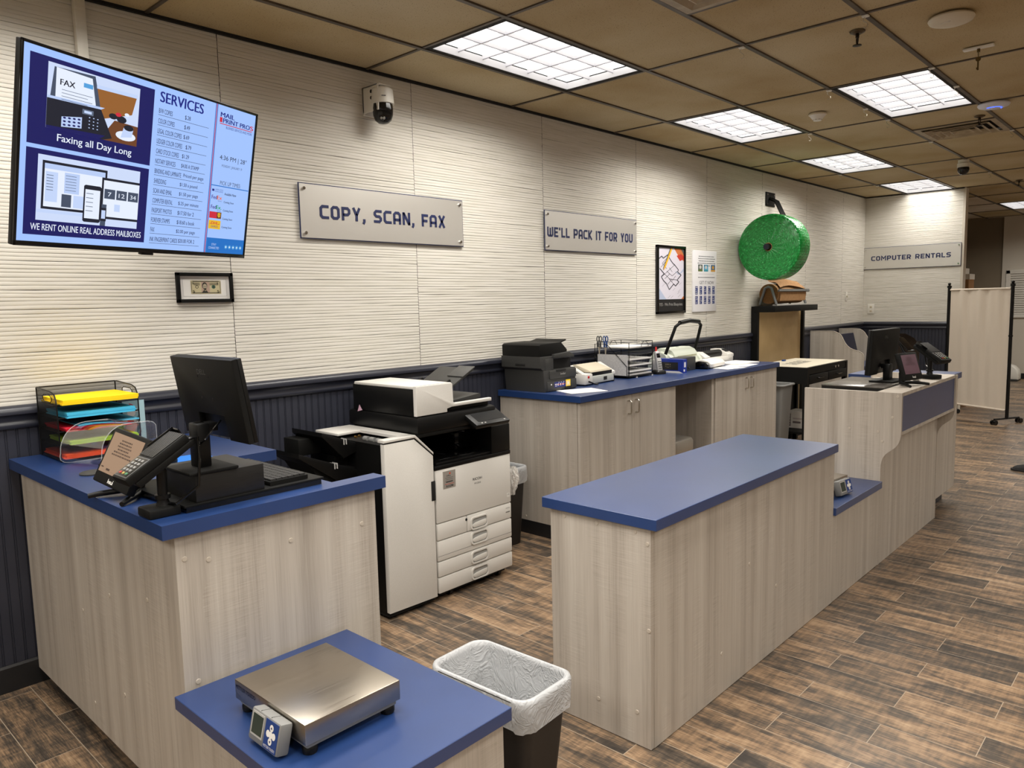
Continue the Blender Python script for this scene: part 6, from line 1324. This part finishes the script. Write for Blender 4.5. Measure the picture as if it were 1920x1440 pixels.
t = thing('phone_handset', 'dark flat phone-like device in the clamp above the second card terminal', 'phone', (5.535, 1.49, 1.215), R_(-22)); M = Matrix.Rotation(R_(42), 4, 'X'); obj('slab', G().box(-.036, .036, -.02, .105, .0, .010, .004, M=M), BLACK_GL, t); obj('clamp', G().tube([M @ Vector((-.03, .06, -.004)), (-.02, .02, -.02), (-.01, -.02, -.05)], .009, 8), BLACK, t); obj('hanging_cord', G().tube([M @ Vector((.03, .12, 0)), (-.02, .13, .10), (-.07, .10, .04), (-.08, .04, -.06), (-.03, -.03, -.18)], .0035, 7), BLACK_GL, t)
tag(obj('label_roll', G().lathe([(.012, -.02), (.030, -.02), (.030, .02), (.012, .02), (.012, -.02)], ax='y', seg=20), PAPER), 'small white paper roll behind the mauve customer display', 'paper roll').location = (5.30, 1.375, 1.057)
t = thing('office_chair', 'office chair with dark brown padded back behind the second station', 'chair', (7.38, 2.12, 0), R_(150))
f_ = lambda u, v: ((u - .5) * .44 * (1 - .25 * max(0, v - .6) ** 1.2), .02 - .09 * math.sin(PI * u), .62 + .60 * v)
g = G().sheet(lambda u, v: ((u - .5) * .46 * math.sqrt(max(.03, 1 - max(0, (v - .72) / .29) ** 2)), .06 * (2 * u - 1) ** 2 + .02 * v, .62 + .61 * v), 12, 14); bmesh.ops.solidify(g.bm, geom=g.bm.faces[:], thickness=.05); obj('backrest', g, mat('dark_brown_leather', (52, 42, 34), .5), t)
obj('seat', G().box(-.24, .24, -.48, .02, .44, .52, .03), mat('dark_brown_leather', (52, 42, 34), .5), t); obj('back_bar', G().box(-.04, .04, .05, .08, .40, .75, .006), BLACK, t); obj('pole', G().cyl((0, -.22, .10), (0, -.22, .45), .03), CHROME, t)
for k in range(5):
    a = 2 * PI * k / 5; x, y = .28 * math.cos(a), -.22 + .28 * math.sin(a); l_ = obj('leg', G().tube([(0, -.22, .10), (x, y, .065)], [.03, .018], 8), BLACK, t); obj('caster', G().cyl((x - .012, y, .03), (x + .012, y, .03), .03, seg=14), BLACK, l_)
for s_ in (-1, 1): obj('armrest', G().tube([(s_ * .24, .0, .48), (s_ * .28, -.02, .60), (s_ * .28, -.08, .68), (s_ * .28, -.32, .68)], .018, 8), BLACK, t)

# ------------------------------------------------------------------ cream fabric screen on wheels
A, Bq = Vector((11.03, 2.512)), Vector((10.60, 1.748)); d = (Bq - A).normalized(); nn = Vector((-d.y, d.x))
t = thing('folding_screen', 'cream fabric privacy screen on black wheeled posts beside the far wall', 'room divider', ((A.x + Bq.x) / 2, (A.y + Bq.y) / 2, 0))
for p in (A, Bq):
    po = obj('post', G().cyl((p.x, p.y, .07), (p.x, p.y, 1.665), .019, seg=14), BLACK, t, world=True); obj('finial', G().lathe([(0, 1.645), (.026, 1.650), (.026, 1.675), (.012, 1.682), (.020, 1.70), (.014, 1.712), (0, 1.715)], (p.x, p.y, 0), seg=18), BLACK, po, world=True)
    a, b = p + nn * .20, p - nn * .20; obj('foot_bar', G().tube([(a.x, a.y, .066), (b.x, b.y, .066)], .011, 8), BLACK, t, world=True)
    for q_ in (a, b):
        for s_ in (-.022, .022): obj('caster', G().cyl((q_.x + d.x * (s_ - .008), q_.y + d.y * (s_ - .008), .030), (q_.x + d.x * (s_ + .008), q_.y + d.y * (s_ + .008), .030), .030, seg=16), BLACK_GL, t, world=True)
    obj('clamp', G().cyl((p.x, p.y, 1.05), (p.x, p.y, 1.07), .024, seg=14), BLACK, po, world=True)
L_ = (Bq - A).length
def fab(u, v):
    x = .026 + (L_ - .052) * u; w_ = (.010 * math.sin(u * 22 + .6 * v) + .006 * math.sin(u * 41 + 2 * v)) * (.25 + .75 * v) * min(1, 6 * u, 6 * (1 - u)); z = .165 + 1.455 * v - .012 * math.sin(PI * u) * (1 - v) * 0
    p = A + d * x + nn * w_; return (p.x, p.y, z)
obj('fabric_panel', G().sheet(fab, 60, 20), FABRIC, t, world=True)
for z in (.160, 1.622): p0, p1 = A + d * .022, A + d * (L_ - .022); obj('hem_rail', G().tube([(p0.x, p0.y, z), (p1.x, p1.y, z)], .013, 10), FABRIC, t, world=True)

# ------------------------------------------------------------------ glimpses beyond
for lb, b_, m_ in (('white carton on top of the boxes behind the fabric screen', (12.00, 12.30, 2.49, 2.80, 1.765, 1.84), mat('white_carton', (216, 210, 200), .6)), ('smaller white carton highest on the pile behind the fabric screen', (12.02, 12.28, 2.555, 2.78, 1.84, 1.92), mat('white_carton', (216, 210, 200), .6)), ('brown cardboard box under the white cartons behind the fabric screen', (12.00, 12.32, 2.50, 2.82, 1.55, 1.765), CARD), ('large brown cardboard box at the bottom of the pile behind the screen', (11.95, 12.40, 2.46, 2.92, 0, 1.55), CARD)):
    o_ = obj('storage_carton', G().box(*b_, .002), m_, smooth=0); tag(o_, lb, 'box', 'cartons piled behind the fabric screen')
t = thing('wheel_stop', 'white rounded plastic object on the far floor right of the fabric screen', 'floor stand', (15.9, 2.58, 0))
g = G().prism([(2.46, .03), (2.46, .12), (2.48, .20), (2.54, .26), (2.62, .29), (2.75, .30), (2.75, .03)], 'x', 15.75, 16.05, bev=.02); obj('cover', g, WHITE_PL, t, world=True); obj('foot', G().box(15.74, 16.06, 2.47, 2.77, 0, .03), CHAR, t, world=True)
t = thing('black_shoe', 'black shoe toe of a person stepping in at the right edge', 'shoe', (7.86, 1.06, 0))
prof = [(1.235, .018, .022), (1.225, .036, .034), (1.20, .045, .048), (1.15, .049, .060), (1.09, .047, .080), (1.03, .042, .105), (.97, .039, .110), (.945, .030, .10)]
rings = []
for y, hw, h_ in prof: rings.append([(7.86 + hw * math.cos(a), y, .016 + max(0, math.sin(a)) * (h_ - .016) - (.004 if math.sin(a) < 0 else 0)) for a in [2 * PI * k / 20 for k in range(20)]])
obj('upper', G().loft(rings), noisy('black_knit', (20, 20, 21), (27, 27, 28), 300.0, .75), t, world=True)
sole = [(7.86 + a * .052, y) for y, a in ((1.248, .15), (1.240, .55), (1.215, .88), (1.15, 1.0), (1.06, .88), (.97, .82), (.935, .5))]; sole += [(2 * 7.86 - x, y) for x, y in sole[::-1]]
obj('sole', G().prism(sole, 'z', 0, .020, bev=.004), mat('black_rubber', (32, 32, 33), .6), t, world=True)
g = G()
for k in range(3): g.tube([(7.83, 1.10 - k * .03, .078 + k * .009), (7.86, 1.105 - k * .03, .086 + k * .010), (7.89, 1.10 - k * .03, .078 + k * .009)], .003, 6)
obj('laces', g, CHAR, t, world=True)
bpy.context.view_layer.update()
